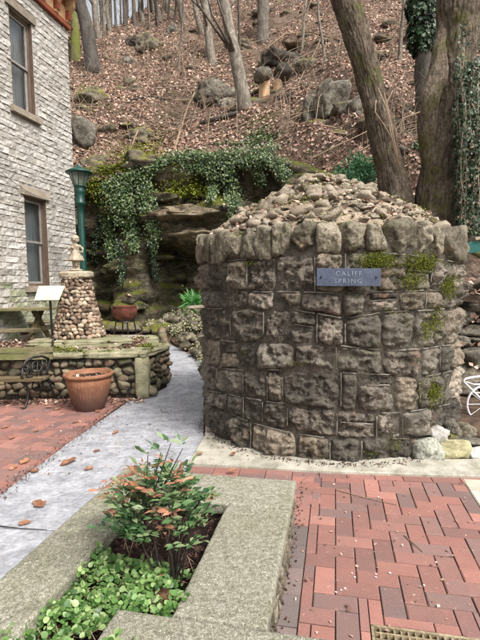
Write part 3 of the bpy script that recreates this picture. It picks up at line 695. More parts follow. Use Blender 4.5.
# rubble cone
def coneh(x, y):
    dx, dy = x-CX, y-CY; r = math.hypot(dx+.03, dy)/RW
    return 1.90+.80*max(0, 1-r)**.80+.05*nz((x, y, 0), 2.2, 3, 7)+.025*nz((x, y, 0), 9, 3, 2)
n = 90; V = []; 
for j in range(n+1):
    for i in range(120):
        a = 2*math.pi*i/120; r = (RW-.02)*(j/n); x, y = CX+r*math.sin(a), CY-r*math.cos(a); V.append((x, y, coneh(x, y)-.03))
npmesh('rubble_cone', V, [(j*120+i, j*120+(i+1) % 120, (j+1)*120+(i+1) % 120, (j+1)*120+i) for j in range(n) for i in range(120)], 'rubble', well, smooth=True)
rl = meshlib('rubble_stone', 'rubble', 8, sub=2, blocky=.35, rough=.3)
bm_ = MB(); cnt = 0
for i in range(1500):
    a = random.uniform(-math.pi, math.pi); r = (RW-.08)*math.sqrt(random.random()); x, y = CX+r*math.sin(a), CY-r*math.cos(a)
    sz = random.uniform(.03, .085) if i > 230 else random.uniform(.08, .20)*(1-.3*random.random())
    z = coneh(x, y)-.01; d = (sz*random.uniform(.9, 1.5), sz*random.uniform(.7, 1.1), sz*random.uniform(.4, .8)); rot = (random.uniform(-.4, .4), random.uniform(-.4, .4), random.uniform(0, 6.28))
    if i <= 230: inst('rubble_stone', random.choice(rl), well, (x, y, z+.01), d, rot)
    else: bm_.add(*rock((x, y, z), d, i, sub=1, blocky=.3, rough=.3, rot=rot[2], tilt=rot[0]))
stuff(bm_.build('small_rubble', 'rubble', well, smooth=False))
P = []; 
for i in range(900):
    a = random.uniform(-math.pi, math.pi); r = (RW+.02)*math.sqrt(random.random()); x, y = CX+r*math.sin(a), CY-r*math.cos(a); P.append((x, y, coneh(x, y)+.02))
leaves('cone_leaves', P, [(0, -.3, 1)]*len(P), .045, 'quad', 'litter', well, jitter=.6)
P = []
for i in range(9000):
    a = random.uniform(-math.pi, math.pi); r = (RW+.04)*math.sqrt(random.random()); x, y = CX+r*math.sin(a), CY-r*math.cos(a)
    if nz((x, y, 0), 3.2, 3, 12) > .08: P.append((x, y, coneh(x, y)+random.uniform(.0, .05)))
leaves('cone_moss', P, [(0, -.2, 1)]*len(P), .016, 'quad', 'moss_y', well, jitter=.7)
# moss tufts below the coping: short leaf clumps
P = []; Nn = []
for (x, y, sx, sy, n_) in ((376,261,20,8,2400),(420,263,16,9,2600),(446,285,8,16,1500),(365,280,6,5,40),(431,391,10,12,2400),(250,264,10,3,120),(425,330,8,12,500),(410,280,14,10,900),(436,320,9,16,700),(388,312,5,5,30),(394,444,10,10,120),(372,452,8,6,60),(300,362,20,3,40)):
    for _ in range(n_):
        th, z = TZ(random.gauss(x, sx*.5), random.gauss(y, sy*.5)); P.append(pol(th, RR(z)+.035+random.uniform(-.025, .022), z)); Nn.append((math.sin(th), -math.cos(th), .3))
mossm = mk('moss tufts', [(52,58,20),(84,90,32),(116,118,48)], 4, var=.3, island=True, cell=.7, bump=0, fine=0, rough=.95, spec=.1)
M['moss'] = mossm
leaves('moss', P, Nn, .011, 'quad', 'moss', well, jitter=.8)
# plaque
c0 = TZ(316, 277); c1 = TZ(376, 278); thm = (c0[0]+c1[0])/2; zm = (TZ(346, 277.5)[1]); Rp = RW+.085
plq = thing('name_plaque', 'blue grey slate plaque lettered CALIFF SPRING on the round stone wall', 'plaque', pol(thm, Rp, zm))
pr = Matrix.Rotation(thm, 3, 'Z') @ Matrix.Rotation(R_(1.2), 3, 'Y'); pw, ph = .500, .140
def loc(x, y, z): return pol(thm, Rp, zm)+pr @ Vector((x, y, z))
n = 14; poly = []
for (ax, az, bx, bz) in ((-1,-1,1,-1),(1,-1,1,1),(1,1,-1,1),(-1,1,-1,-1)):
    for i in range(n):
        t = i/n; x = (ax*(1-t)+bx*t)*pw/2; z = (az*(1-t)+bz*t)*ph/2; j = .0035*nz((x*40, z*40, 0), 1, 2); poly.append((x+j, z+j))
V = [loc(x, .012, z) for x, z in poly]+[loc(x, -.010, z) for x, z in poly]+[loc(x*.985, -.014, z*.96) for x, z in poly]; m = len(poly)
MB().add(V, [tuple(range(m))]+[(i, m+i, m+(i+1) % m, (i+1) % m) for i in range(m)]+[(m+i, 2*m+i, 2*m+(i+1) % m, m+(i+1) % m) for i in range(m)]+[tuple(range(2*m, 3*m))[::-1]]).build('slate_board', 'plaque', plq)
for sx in (-1, 1):
    MB().tube([loc(sx*.215, -.012, 0), loc(sx*.215, -.022, 0)], [.009, .006], 10).build('bolt', 'iron', plq)
MB().box(loc(0, .045, 0), (.3, .07, .05), pr).build('mounting_batten', 'wooddark', plq)
# a pole of text as thin raised letters
for txt, x, z in (('CALIFF', 0.0, .011), ('SPRING', -.005, -.047)):
    cu = bpy.data.curves.new('lettering', 'FONT'); cu.body = txt; cu.size = .052; cu.extrude = .0012; cu.align_x = 'CENTER'; cu.space_character = 1.35
    o = bpy.data.objects.new('lettering', cu); C.objects.link(o); bpy.context.view_layer.update()
    dg = bpy.context.evaluated_depsgraph_get(); me = bpy.data.meshes.new_from_object(o.evaluated_get(dg)); bpy.data.objects.remove(o)
    for v in me.vertices: 
        p = loc(v.co.x+x, -.0155-v.co.z, v.co.y+z); v.co = p-plq.location
    me.materials.clear(); me.materials.append(M['letters']); o = bpy.data.objects.new('lettering', me); C.objects.link(o); o.parent = plq
# ================================================================ FOREGROUND PLANTER
HC = .30
pl_ = thing('planter', 'long raised planter with mossy concrete capping beside the brick paving', 'planter', (*XY(-.8, 2), 0))
def capbox(u0, u1, v0, v1, seed, dz=0):
    nu, nv = max(3, int((u1-u0)/.03)), max(3, int((v1-v0)/.03)); V = []; F_ = []; th = .065
    def P(u, v, z): x, y = XY(u, v); return (x, y, z)
    ring = [(u0+(u1-u0)*i/nu, v0) for i in range(nu)]+[(u1, v0+(v1-v0)*i/nv) for i in range(nv)]+[(u1-(u1-u0)*i/nu, v1) for i in range(nu)]+[(u0, v1-(v1-v0)*i/nv) for i in range(nv)]
    m = len(ring); cu, cv = (u0+u1)/2, (v0+v1)/2
    def off(p, d, z):
        u, v = p; e = .004*nz((u*14, v*14, z*20), 1, 3, seed)
        du = d+e if abs(u-u0) < 1e-6 else (-d-e if abs(u-u1) < 1e-6 else 0); dv = d+e if abs(v-v0) < 1e-6 else (-d-e if abs(v-v1) < 1e-6 else 0)
        return P(u+du, v+dv, z)
    lv = [(.004, HC-th+dz), (0, HC-th*.8+dz), (0, HC-.012+dz), (.005, HC-.003+dz), (.014, HC+dz)]
    for d, z in lv: V += [off(p, d, z) for p in ring]
    for l in range(len(lv)-1): F_ += [(l*m+i, l*m+(i+1) % m, (l+1)*m+(i+1) % m, (l+1)*m+i) for i in range(m)]
    F_ += [tuple(range(m))[::-1], tuple(range((len(lv)-1)*m, len(lv)*m))]
    MB().add(V, F_).build('cap_slab', 'cap', pl_)
capbox(-.585, -.235, 1.472, 2.326, 1); capbox(-1.37, -.235, 2.330, 2.695, 2, .001); capbox(-1.37, -1.085, .5, 2.326, 3); capbox(-.80, .125, 1.10, 1.468, 4, .002)
w4 = MB()
for (a_, b_, c_, d_) in ((-.555, -.275, 1.1, 2.66), (-1.34, -.275, 2.37, 2.66), (-1.34, -1.115, .5, 2.66), (-.8, .09, 1.13, 1.44)):
    w4.prism([XY(a_, c_), XY(b_, c_), XY(b_, d_), XY(a_, d_)], -.05, HC-.062-.001*len(w4.v)/8)
w4.build('retaining_wall', 'mortar', pl_)
fl = meshlib('wall_stone', 'coping', 6, sub=2, blocky=.3, rough=.28)
for i in range(34):
    v = 1.15+i*.046+random.uniform(-.01, .01)
    for zz_ in ((.05, .11, .2) if i % 2 else (.08, .17)):
        x, y = XY(-.275, v); inst('wall_stone', random.choice(fl), pl_, (x, y, zz_), (random.uniform(.05, .075), random.uniform(.07, .11), random.uniform(.06, .10)), (0, 0, random.uniform(-.4, .4)))
for i in range(26):
    u = -1.33+i*.041; x, y = XY(u, 2.66); inst('wall_stone', random.choice(fl), pl_, (x, y, .12), (.09, .05, .16), (0, 0, -TH))
# soil with mulch
V = []; nn2 = 60
for j in range(nn2+1):
    for i in range(nn2+1):
        u, v = -1.12+i/nn2*.56, .55+j/nn2*1.83; x, y = XY(u, v); V.append((x, y, .185+.025*nz((x, y, 0), 6, 3)))
o = npmesh('mulch_bed', V, [(j*(nn2+1)+i, j*(nn2+1)+i+1, (j+1)*(nn2+1)+i+1, (j+1)*(nn2+1)+i) for j in range(nn2) for i in range(nn2)], 'soil', pl_, smooth=True)
P = np.array([(*XY(random.uniform(-1.1, -.6), random.uniform(1.0, 2.34)), .2+random.uniform(0, .03)) for _ in range(2600)])
leaves('mulch_chips', P, [(0, 0, 1)]*len(P), .028, 'long', 'mulch', pl_, jitter=.7)
# ---- ground cover
def cluster(name, m, kind, cen, rad, n, size, jitter=.5, parent=None, r=rng, up=.6, shell=.5, flat=False):
    d = r.normal(0, 1, (n, 3)); d /= np.linalg.norm(d, axis=1, keepdims=True)
    if flat: d[:, 2] = abs(d[:, 2])
    rr = (shell+(1-shell)*r.random((n, 1))**.5); P = np.array(cen)+d*rr*np.array(rad)
    N_ = d*(1-up)+np.array([0, -.15, 1])*up
    return leaves(name, P, N_, size, kind, m, parent, jitter=jitter)
P, Nn = [], []
for _ in range(8200):
    u, v = random.uniform(-1.13, -.55), random.uniform(.9, 2.12); x, y = XY(u, v)
    lim = 1.84+.12*nz((x, y, 0), 5, 2); 
    if v > lim or (u > -.68 and v > 1.55 and random.random() < .7): continue
    if nz((x, y, 3), 7, 2) < -.28: continue
    h = .02+.10*abs(nz((x, y, 1), 4, 3))+.03*random.random()
    if v > 1.8: h *= .7
    P.append((x, y, .2+h)); Nn.append((0, -.2, 1))
gc = thing('ground_cover_plant', 'low bright green leafy ground cover spilling over the planter corner', 'ground cover', (*XY(-.85, 1.6), .2)); 
leaves('foliage', P, Nn, [random.choice([.014, .018, .022, .027, .031]) for _ in P], 'round', 'cover', gc, jitter=.55)
b = MB()
for _ in range(60):
    u, v = random.uniform(-1.1, -.62), random.uniform(1.3, 2.15); x, y = XY(u, v); a = random.uniform(0, 6.28); L_ = random.uniform(.06, .16)
    b.tube([(x, y, .2), (x+math.cos(a)*L_*.5, y+math.sin(a)*L_*.5, .25+random.random()*.03), (x+math.cos(a)*L_, y+math.sin(a)*L_, .22)], [.0022, .0018, .001], 5)
stuff(b.build('runners', 'stick', gc))
# ---- nandina-like shrub
SB = G(172, 590, .2); sh = thing('shrub', 'bushy shrub with green lower leaves and orange red top in the planter', 'shrub', SB)
stems = MB(); tips = []
random.seed(12)
for i in range(13):
    a = random.uniform(0, 6.28); sp = random.uniform(.05, .24); hh = random.uniform(.22, .50)
    b0 = SB+Vector((random.uniform(-.04, .04), random.uniform(-.04, .04), 0)); tip = b0+Vector((math.cos(a)*sp-.04, math.sin(a)*sp*.9+.08, hh))
    mid = b0.lerp(tip, .5)+Vector((random.uniform(-.02, .02), 0, .04)); stems.tube([b0, mid, tip], [.005, .004, .0025], 6); tips.append((b0, mid, tip))
for x, y in ((171, 443), (161, 452), (183, 448), (148, 455)):
    t = A(x, y, SB.y+.12); stems.tube([tips[0][1], tips[0][1].lerp(t, .6)+Vector((.01, 0, .02)), t], [.004, .003, .0015], 6); tips.append((tips[0][0], tips[0][1], t))
stems.tube([SB+Vector((.02, -.02, -.02)), SB+Vector((0, -.01, .16)), SB+Vector((-.03, 0, .3))], [.009, .008, .006], 8)
stems.tube([SB+Vector((-.05, 0, -.02)), SB+Vector((-.06, -.01, .18)), SB+Vector((-.09, .02, .32))], [.006, .005, .004], 8)
stems.build('stems', 'stem', sh, smooth=True)
cc0 = SB+Vector((-.06, .10, .0))
def frond(base, dirv, L_, n=5):
    out = []
    side = dirv.cross(Vector((0, 0, 1))).normalized()
    for k in range(n):
        t = (k+1)/n; p = base+dirv*L_*t+Vector((0, 0, -.25*L_*t*t))
        if k == n-1: out.append((p, dirv))
        else:
            for s_ in (-1, 1): out.append((p, (dirv*.5+side*s_).normalized()))
    return out
def leafset(pd, size, m, name, parent):
    T, Fc = leaf_t('long'); V = []; Fa = []
    for i, (p, d) in enumerate(pd):
        y = Vector(d).normalized(); nrm = (Vector((random.gauss(0, .35), random.gauss(-.1, .35), 1))); nrm = (nrm-y*nrm.dot(y)).normalized(); x = y.cross(nrm); s_ = size*random.uniform(.5, 1.25)
        for t in T: V.append(p+(x*float(t[0])*1.25+y*float(t[1])+nrm*float(t[2]))*s_)
        Fa += [tuple(int(q)+i*len(T) for q in f) for f in Fc]
    return npmesh(name, [tuple(v) for v in V], Fa, m, parent, stuff=True)
gr, rd, pk = [], [], []
for i in range(200):
    a = random.uniform(0, 6.28); el = random.uniform(-.3, 1.2); rad = random.uniform(.35, 1.0)
    c = cc0+Vector((0, 0, .29)); d = Vector((math.cos(a)*math.cos(el), math.sin(a)*math.cos(el), math.sin(el)))
    p = c+Vector((d.x*.20*rad, d.y*.18*rad, d.z*.22*rad-.01))
    dv = (Vector((d.x, d.y, .25+.4*random.random()))).normalized()
    fr = frond(p, dv, random.uniform(.05, .09), 4)
    px = p.z-c.z+.05*nz(p, 8, 2, 3)
    if px > .09 and p.x < c.x+.12: (rd if random.random() < .28 else (gr if random.random() < .7 else pk)).extend(fr)
    elif px > .0 and random.random() < .15: pk.extend(fr)
    else: gr.extend(fr)
for (b0, mid, tip) in tips[13:]:
    for q in range(3):
        a = random.uniform(0, 6.28); f_ = frond(mid.lerp(tip, .6+.2*q), Vector((math.cos(a)*.6, math.sin(a)*.6, .7)).normalized(), .05, 3); (pk if q % 2 else gr).extend(f_)
for x, y, dx in ((118, 478, -1), (106, 487, -1), (112, 494, -1), (125, 486, -.8), (132, 474, -.6)):   # spray reaching left over the cap
    t = A(x, y, SB.y+.22); pk.extend(frond(t+Vector((.05, 0, .01)), Vector((-1, .1, -.05)).normalized(), .10, 6))
leafset(gr, .047, 'shrub_green', 'green_leaves', sh); leafset(rd, .046, 'shrub_red', 'orange_red_leaves', sh); leafset(pk, .045, 'shrub_pink', 'faded_leaves', sh)
random.seed(21)
# ---- drain grate
dg_ = thing('drain_grate', 'tan metal drain grate set in the brick paving', 'drain grate', (*XY((GR[0]+GR[1])/2, (GR[2]+GR[3])/2), 0))
struct(MB().prism([XY(GR[0]-.01, GR[2]-.01), XY(GR[1]+.01, GR[2]-.01), XY(GR[1]+.01, GR[3]+.01), XY(GR[0]-.01, GR[3]+.01)], -.16, -.13).build('drain_pit', 'dark'))
def uvbox(mb, u0, u1, v0, v1, z0, z1): mb.prism([XY(u0, v0), XY(u1, v0), XY(u1, v1), XY(u0, v1)], z0, z1, .001); return mb
for (u0, u1, v0, v1) in ((GR[0]-.008, GR[1]+.008, GR[3]-.004, GR[3]+.008), (GR[0]-.008, GR[1]+.008, GR[2]-.008, GR[2]+.004), (GR[0]-.008, GR[0]+.004, GR[2]+.0042, GR[3]-.0042), (GR[1]-.004, GR[1]+.008, GR[2]+.0042, GR[3]-.0042)):
    uvbox(MB(), u0, u1, v0, v1, -.13, .001).build('frame_side', 'grate', dg_)
nb_ = 15
for i in range(1, nb_):
    u = GR[0]+(GR[1]-GR[0])*i/nb_; uvbox(MB(), u-.0035, u+.0035, GR[2]+.006, GR[3]-.006, -.04, -.0005).build('bar', 'grate', dg_)
for j in range(1, 12):
    v = GR[2]+(GR[3]-GR[2])*j/12; uvbox(MB(), GR[0]+.006, GR[1]-.006, v-.003, v+.003, -.03, .002).build('cross_bar', 'grate', dg_)
# ================================================================ LEFT RAISED BED
bedt = thing('raised_bed_wall', 'low fieldstone retaining wall with mossy slab capping beside the path', 'stone wall', (-2.5, WY, 0))
E1 = G(144, 399); E2 = G(166, 387); E3 = GG(150, 349)
wl = [Vector((-6.0, WY, 0)), Vector((E1.x, WY, 0)), Vector((E2.x, E2.y, 0)), Vector((-1.42, 8.1, 0))]
HB = .60
def wallrun(a, b_, h, parent, lib, dens=1.0, t=.28, cap=True, nm='stone', vis=True):
    d = (b_-a); L_ = d.length; d.normalize(); n_ = Vector((d.y, -d.x, 0))
    mb = MB(); q = [a, b_, b_-n_*t, a-n_*t]; z0 = -.08; mb.prism([(p.x, p.y) for p in q], z0, h-.02); mb.build('core', 'mortar', parent)
    z = .05
    while z < h-.05:
        s_ = 0.02
        rowh = random.uniform(.08, .14)
        while s_ < L_:
            w_ = random.uniform(.09, .22); p = a+d*(s_+w_/2)+n_*.0
            inst(nm, random.choice(lib), parent, (p.x, p.y, z+rowh*.4+random.uniform(-.015, .015)+(gz(p.x, p.y))), (w_*1.06, .15, rowh*random.uniform(.95, 1.3)), (random.uniform(-.3, .3), random.uniform(-.5, .5), math.atan2(d.y, d.x)))
            s_ += w_
        z += rowh
fsl = meshlib('stone', 'fieldstone', 10, sub=2, blocky=.4, rough=.26, flo=.6)
for i in range(3): wallrun(wl[i] if i else Vector((-4.2, WY, 0)), wl[i+1], HB-.04, bedt, fsl)
MB().prism([(-6, WY), (-4.2, WY), (-4.2, WY+.28), (-6, WY+.28)], -.05, HB-.02).build('core', 'mortar', bedt)
# corner post stones
rockobj('corner_stone', 'slabmoss', bedt, (E1.x-.02, WY-.02, .28), (.17, .16, .52), 3, sub=3, blocky=1.2, rough=.08)
x = -4.3; i = 0
while x < E1.x-.05:
    w_ = random.uniform(.45, .8); x1 = min(x+w_, E1.x+.05)
    rockobj('cap_slab', 'slabmoss', bedt, ((x+x1)/2, WY+.12, HB-.005), (x1-x-.01, .40, .085), i+30, sub=3, blocky=1.2, rough=.05); x = x1; i += 1
for a, b_ in ((wl[1], wl[2]), (wl[2], wl[2].lerp(wl[3], .33)), (wl[2].lerp(wl[3], .33), wl[2].lerp(wl[3], .66)), (wl[2].lerp(wl[3], .66), wl[3])):
    d = b_-a; c = (a+b_)/2; n_ = Vector((d.y, -d.x, 0)).normalized(); c -= n_*.13
    rockobj('cap_slab', 'slabmoss', bedt, (c.x, c.y, HB-.005), (d.length-.01, .38, .085), i+37, sub=3, blocky=1.2, rough=.06, rot=math.atan2(d.y, d.x)); i += 1
# planting soil inside the bed
V = []
for j in range(31):
    for k_ in range(61):
        x = -6+k_/60*(4.75); y = WY+.1+j/30*1.9; V.append((x+(j/30)*.0, y, .56+.05*nz((x, y, 0), 3, 3)))
struct(npmesh('bed_soil', V, [(j*61+i, j*61+i+1, (j+1)*61+i+1, (j+1)*61+i) for j in range(30) for i in range(60)], 'earth', smooth=True))
P = [(random.uniform(-4, -1.45), random.uniform(WY+.25, WY+1.9), .60+random.random()*.03) for _ in range(1500)]
stuff(leaves('bed_litter', P, [(0, 0, 1)]*len(P), .06, 'quad', 'litter', jitter=.5), 'dry leaves lying in the raised stone bed', 'leaves')
P = [(random.uniform(-4, -1.2), WY+random.uniform(-.05, .5), .645+random.random()*.01) for _ in range(2600)]+[(random.uniform(-1.75, -1.3), WY+random.uniform(.2, 1.6), .65) for _ in range(900)]
P = [p for p in P if nz(p, 2.2, 3, 9) > .02]
stuff(leaves('moss_mat', P, [(0, 0, 1)]*len(P), .03, 'quad', 'moss', jitter=.5), 'green moss growing over the slab capping', 'moss')
# patio behind the bed, with step slabs round the pedestal
struct(MB().prism([(-7, 7.9), (-1.8, 7.9), (-1.9, 12), (-7, 12)], .0, .38).build('patio', 'concrete'))
PB = A(79, 331, 7.35); PB.z = .70
stp = thing('pedestal_steps', 'low mossy slab steps under the cobble pedestal', 'steps', (PB.x, PB.y, .56))
for i, (cx, cy, cz, dx, dy, dz, rz) in enumerate(((PB.x-.1, 6.72, .60, .66, .34, .09, .02), (PB.x+.52, 6.74, .60, .60, .34, .09, -.04), (PB.x-.34, 7.05, .665, .60, .5, .07, .04), (PB.x+.26, 7.02, .665, .62, .46, .07, -.05), (PB.x+.68, 7.16, .655, .34, .6, .07, .5), (PB.x, 7.5, .655, 1.2, .5, .07, 0))):
    rockobj('slab', 'slabmoss', stp, (cx, cy, cz), (dx, dy, dz), i+60, sub=3, blocky=1.2, rough=.06, rot=rz)
# ---- cobble pedestal
zt = A(77, 277.5, 7.35).z; HP_ = zt-.70
ped = thing('cobble_pedestal', 'tapered pedestal of rounded cobbles carrying a small statue', 'pedestal', PB)
rb, rt = .40, .185
MB().lathe([(rb-.04, .66), (rt-.03, zt), (.01, zt)], (PB.x, PB.y, 0), 28).build('core', 'mortar', ped, smooth=True)
cbl = meshlib('cobble', 'cobble', 8, sub=2, blocky=.12, rough=.24, facet=7)
z = .73; cnt = 0; rest = 0
while z < zt:
    t = (z-.70)/HP_; r = rb+(rt-rb)*(1-(1-t)**1.25); h_ = random.uniform(.05, .07); a = random.uniform(0, .3); a_end = a+2*math.pi
    while a < a_end-.1:
        w_ = random.uniform(.05, .105); am = a+w_/2/r
        inst('cobble', random.choice(cbl), ped, (PB.x+r*math.sin(am)*.97, PB.y-r*math.cos(am)*.97, z+random.uniform(-.01, .01)), (w_*1.04, .10, h_*random.uniform(.95, 1.3)), (random.uniform(-.5, .5), random.uniform(-.8, .8), am)); a += w_/r
    z += h_*.92
rockobj('top_slab', 'statue', ped, (PB.x, PB.y, zt+.045), (.46, .38, .105), 77, sub=3, blocky=1.3, rough=.04, rot=.05)
# ---- statue of a child in a dress and bonnet
SZ = zt+.10; st = MB()
def ssph(c, r, s_=(1, 1, 1)): st.add(*rock((PB.x+c[0], PB.y+c[1], SZ+c[2]), (r*2*s_[0], r*2*s_[1], r*2*s_[2]), 5, sub=3, blocky=0, rough=0))
def stb(pts_, rad): st.tube([(PB.x+p[0], PB.y+p[1], SZ+p[2]) for p in pts_], rad, 14)
ssph((0, 0, .015), .10, (1.1, .9, .25))
for sx in (-1, 1): stb([(sx*.032, 0, .0), (sx*.034, 0, .10), (sx*.036, 0, .22)], [.024, .026, .034]); ssph((sx*.035, -.03, .025), .03, (.9, 1.7, .7))
st.lathe([(.001, .17), (.118, .165), (.128, .175), (.118, .20), (.085, .28), (.058, .335), (.062, .36), (.070, .395), (.060, .425), (.026, .445), (.022, .47)], (PB.x, PB.y, SZ), 36, fl=lambda a, i: 1+(.06*math.sin(a*11) if i < 5 else 0))
ssph((0, -.005, .505), .054, (.95, 1, 1.08)); ssph((0, .018, .515), .064, (1, .8, 1.05)); ssph((0, -.055, .50), .010)
st.lathe([(.03, .53), (.064, .522), (.066, .530), (.052, .552), (.03, .572), (.001, .578)], (PB.x, PB.y, SZ), 28)
stb([(.055, 0, .415), (.12, -.005, .36), (.115, -.02, .30), (.062, -.03, .315)], [.024, .020, .017, .018])     # hand on hip
stb([(-.055, 0, .415), (-.095, -.02, .37), (-.09, -.06, .35), (-.03, -.085, .37)], [.024, .020, .018, .016])
ssph((-.02, -.09, .375), .022)
so = st.build('statue', 'statue', None, smooth=True); tag(so, 'small cast stone girl in a dress and bonnet standing on the cobble pedestal', 'statue')
rm = so.modifiers.new('r', 'REMESH'); rm.mode = 'VOXEL'; rm.voxel_size = .006; rm.use_smooth_shade = True
# sign board
sc = A(49, 293.5, 7.05); sg = thing('sign_board', 'small slanted cream information board in front of the pedestal', 'sign', (sc.x, sc.y, .6))
sr = Euler((R_(-58)+R_(90)-R_(12), 0, R_(4))).to_matrix() if False else Euler((R_(52), 0, R_(5))).to_matrix()
def sbox(mb, c, d): return mb.box(sc+sr @ Vector(c), d, sr)
V = [(-.20, -.13, 0), (.17, -.13, 0), (.22, .15, 0), (-.18, .15, 0)]
MB().add([sc+sr @ Vector((x, y, z)) for z in (-.012, .004) for x, y, _ in V], [(3,2,1,0),(4,5,6,7),(0,1,5,4),(1,2,6,5),(2,3,7,6),(3,0,4,7)]).build('board', 'signface', sg)
for (x, y, a, c) in ((-.15, .10, .03, .012), (-.14, .075, .02, .008), (.02, -.10, .10, .004)): sbox(MB(), (x, y, .0055), (a, c, .001)).build('printed_mark', 'signmark', sg)
MB().tube([(sc.x, sc.y+.03, sc.z-.02), (sc.x, sc.y+.05, .5)], .018, 10).build('post', 'iron', sg)
# ---- lamp post
LBx = A(84, 290, 9.0); lamp = thing('street_lamp', 'green fluted lamp post with glass lantern at the corner of the stone building', 'street lamp', (LBx.x, LBx.y, .38))
lx, ly_ = LBx.x, LBx.y; zT = A(78, 164, 9.0).z; zL0 = A(80, 187, 9.0).z
MB().lathe([(.12, .38), (.12, .44), (.095, .50), (.105, .56), (.08, .62), (.074, 1.0), (.068, zL0-.55), (.064, zL0-.36), (.10, zL0-.34), (.10, zL0-.30), (.082, zL0-.27), (.088, zL0-.12), (.11, zL0-.07), (.085, zL0-.04), (.11, zL0)], (lx, ly_, 0), 32, fl=lambda a, i: 1+(.05*math.cos(a*10) if 4 < i < 8 else 0)).build('post', 'green', lamp, smooth=True)
zr = zT-.16
MB().lathe([(.01, zL0-.01), (.115, zL0), (.12, zL0+.02), (.09, zL0+.03), (.01, zL0+.03)], (lx, ly_, 0), 24).build('collar', 'green', lamp, smooth=True)
r0, r1 = .105, .19
for i in range(8):
    a0, a1 = 2*math.pi*i/8+.2, 2*math.pi*(i+1)/8+.2
    p = lambda a, r, z: Vector((lx+r*math.cos(a), ly_+r*math.sin(a), z))
    MB().tube([p(a0, r0, zL0+.02), p(a0, r1, zr-.02)], .009, 6).build('lantern_rib', 'green', lamp)
    MB().add([p(a0, r0, zL0+.03), p(a1, r0, zL0+.03), p(a1, r1, zr-.02), p(a0, r1, zr-.02)]+[p(a0, r0-.005, zL0+.03), p(a1, r0-.005, zL0+.03), p(a1, r1-.005, zr-.02), p(a0, r1-.005, zr-.02)], [(0,1,2,3),(7,6,5,4),(0,4,5,1),(2,6,7,3)]).build('pane', 'frost', lamp)
MB().lathe([(.02, zr-.03), (.20, zr-.03), (.255, zr-.02), (.26, zr), (.20, zr+.03), (.10, zr+.085), (.05, zr+.10), (.03, zr+.115), (.035, zr+.135), (.012, zr+.15), (.001, zr+.165)], (lx, ly_, 0), 32).build('lantern_roof', 'green', lamp, smooth=True)
MB().lathe([(.001, zL0+.03), (.035, zL0+.04), (.045, zL0+.10), (.03, zL0+.17), (.001, zL0+.19)], (lx, ly_, 0), 16).build('bulb', 'signface', lamp, smooth=True)
# ================================================================ BUILDING
wd = Vector((math.sin(R_(13.4)), math.cos(R_(13.4)), 0)); wn_ = Vector((wd.y, -wd.x, 0))   # wd along the wall away from camera, wn_ outward (right)
KC = A(74.5, 200, 10.7); KC = Vector((KC.x, KC.y, 0))
def W(s, z, o=0): p = KC+wd*s+wn_*o; return Vector((p.x, p.y, z))
bld = thing('stone_building', 'whitewashed rough limestone building with tall sash windows and bracketed cornice', 'building', (KC.x, KC.y, 0))
def WS(x, y):    # pixel -> (s,z) on the wall plane
    d = ray(x, y); t = (KC-CO).dot(wn_)/d.dot(wn_); p = CO+d*t; return ((p-KC).dot(wd), p.z)
wins = []
for (xl, yl0, yl1, xr, yr0, yr1) in ((23.5, 194, 288, 45.5, 201, 284), (8, 6, 98.5, 31, 23, 120)):
    a_, b_ = WS(xl, yl0), WS(xl, yl1); c_, d_ = WS(xr, yr0), WS(xr, yr1); wins.append((a_[0], c_[0], (b_[1]+d_[1])/2, (a_[1]+c_[1])/2)); 
print('WINS', wins)
ZTOP = WS(60, 24)[1]; print('ZTOP', ZTOP)
s_lo = -9.0; TK = .45
# rough blocks
blocks = []; z = .1; rowi = 0; random.seed(5)
while z < ZTOP-.02:
    h_ = random.uniform(.085, .15); s = s_lo+random.uniform(-.3, 0)
    h_ = min(h_, ZTOP-z)
    while s < 0:
        w_ = random.uniform(.14, .42); e = min(s+w_, 0)
        if 0-e < .1: e = 0
        zc_, segs = z+h_/2, [(s, e)]
        for (a_, b_, c_, d_) in wins:
            if c_-.12 < zc_ < d_+.16:
                mg = .0 if c_ < zc_ < d_ else .10
                segs = [q for sg_ in segs for q in ((sg_[0], min(sg_[1], a_-mg)), (max(sg_[0], b_+mg), sg_[1])) if q[1]-q[0] > .05]
        for q in segs: blocks.append((q[0], q[1], z, z+h_))
        s = e
    z += h_
def blockmesh(mb, s0, s1, z0, z1, seed):
    nu = max(4, int((s1-s0)/.06)+2); nv = 4; V = []; ea, ec = .012/(s1-s0), .010/(z1-z0); g = .003; pr_ = random.uniform(.006, .018)
    for j in range(nv+1):
        for i in range(nu+1):
            a = 0 if i == 0 else (1 if i == nu else ea+(1-2*ea)*(i-1)/(nu-2)); c = 0 if j == 0 else (1 if j == nv else ec+(1-2*ec)*(j-1)/(nv-2)); ed = (i in (0, nu)) or (j in (0, nv)); s = s0+g+(s1-s0-2*g)*a; zz_ = z0+g+(z1-z0-2*g)*c
            o_ = -.01 if ed else pr_+.026*nz((s*1.0, zz_*1.5, 0), 9, 2, seed)
            V.append(W(s+(0 if i in (0, nu) else .004*random.uniform(-1, 1)), zz_, o_))
    mb.add(V, [(j*(nu+1)+i, j*(nu+1)+i+1, (j+1)*(nu+1)+i+1, (j+1)*(nu+1)+i) for j in range(nv) for i in range(nu)])
vis = [q for q in blocks if -2.6 < q[0] and q[1] > -2.2 ]
vis.sort(key=lambda q: -(q[1]-q[0])/((10.7+(q[0]+q[1])/2)*1.0)); one = set(vis[:296]); bs = MB(); k = 0
for q in blocks:
    k += 1
    if q in one: t = MB(); blockmesh(t, *q, k*.7); t.build('block', 'greenstone' if q[3] < 1.62 and q[1] > -4 else 'limestone', bld, smooth=False)
    else: blockmesh(bs, *q, k*.7)
stuff(bs.build('block_field', 'limestone', bld))
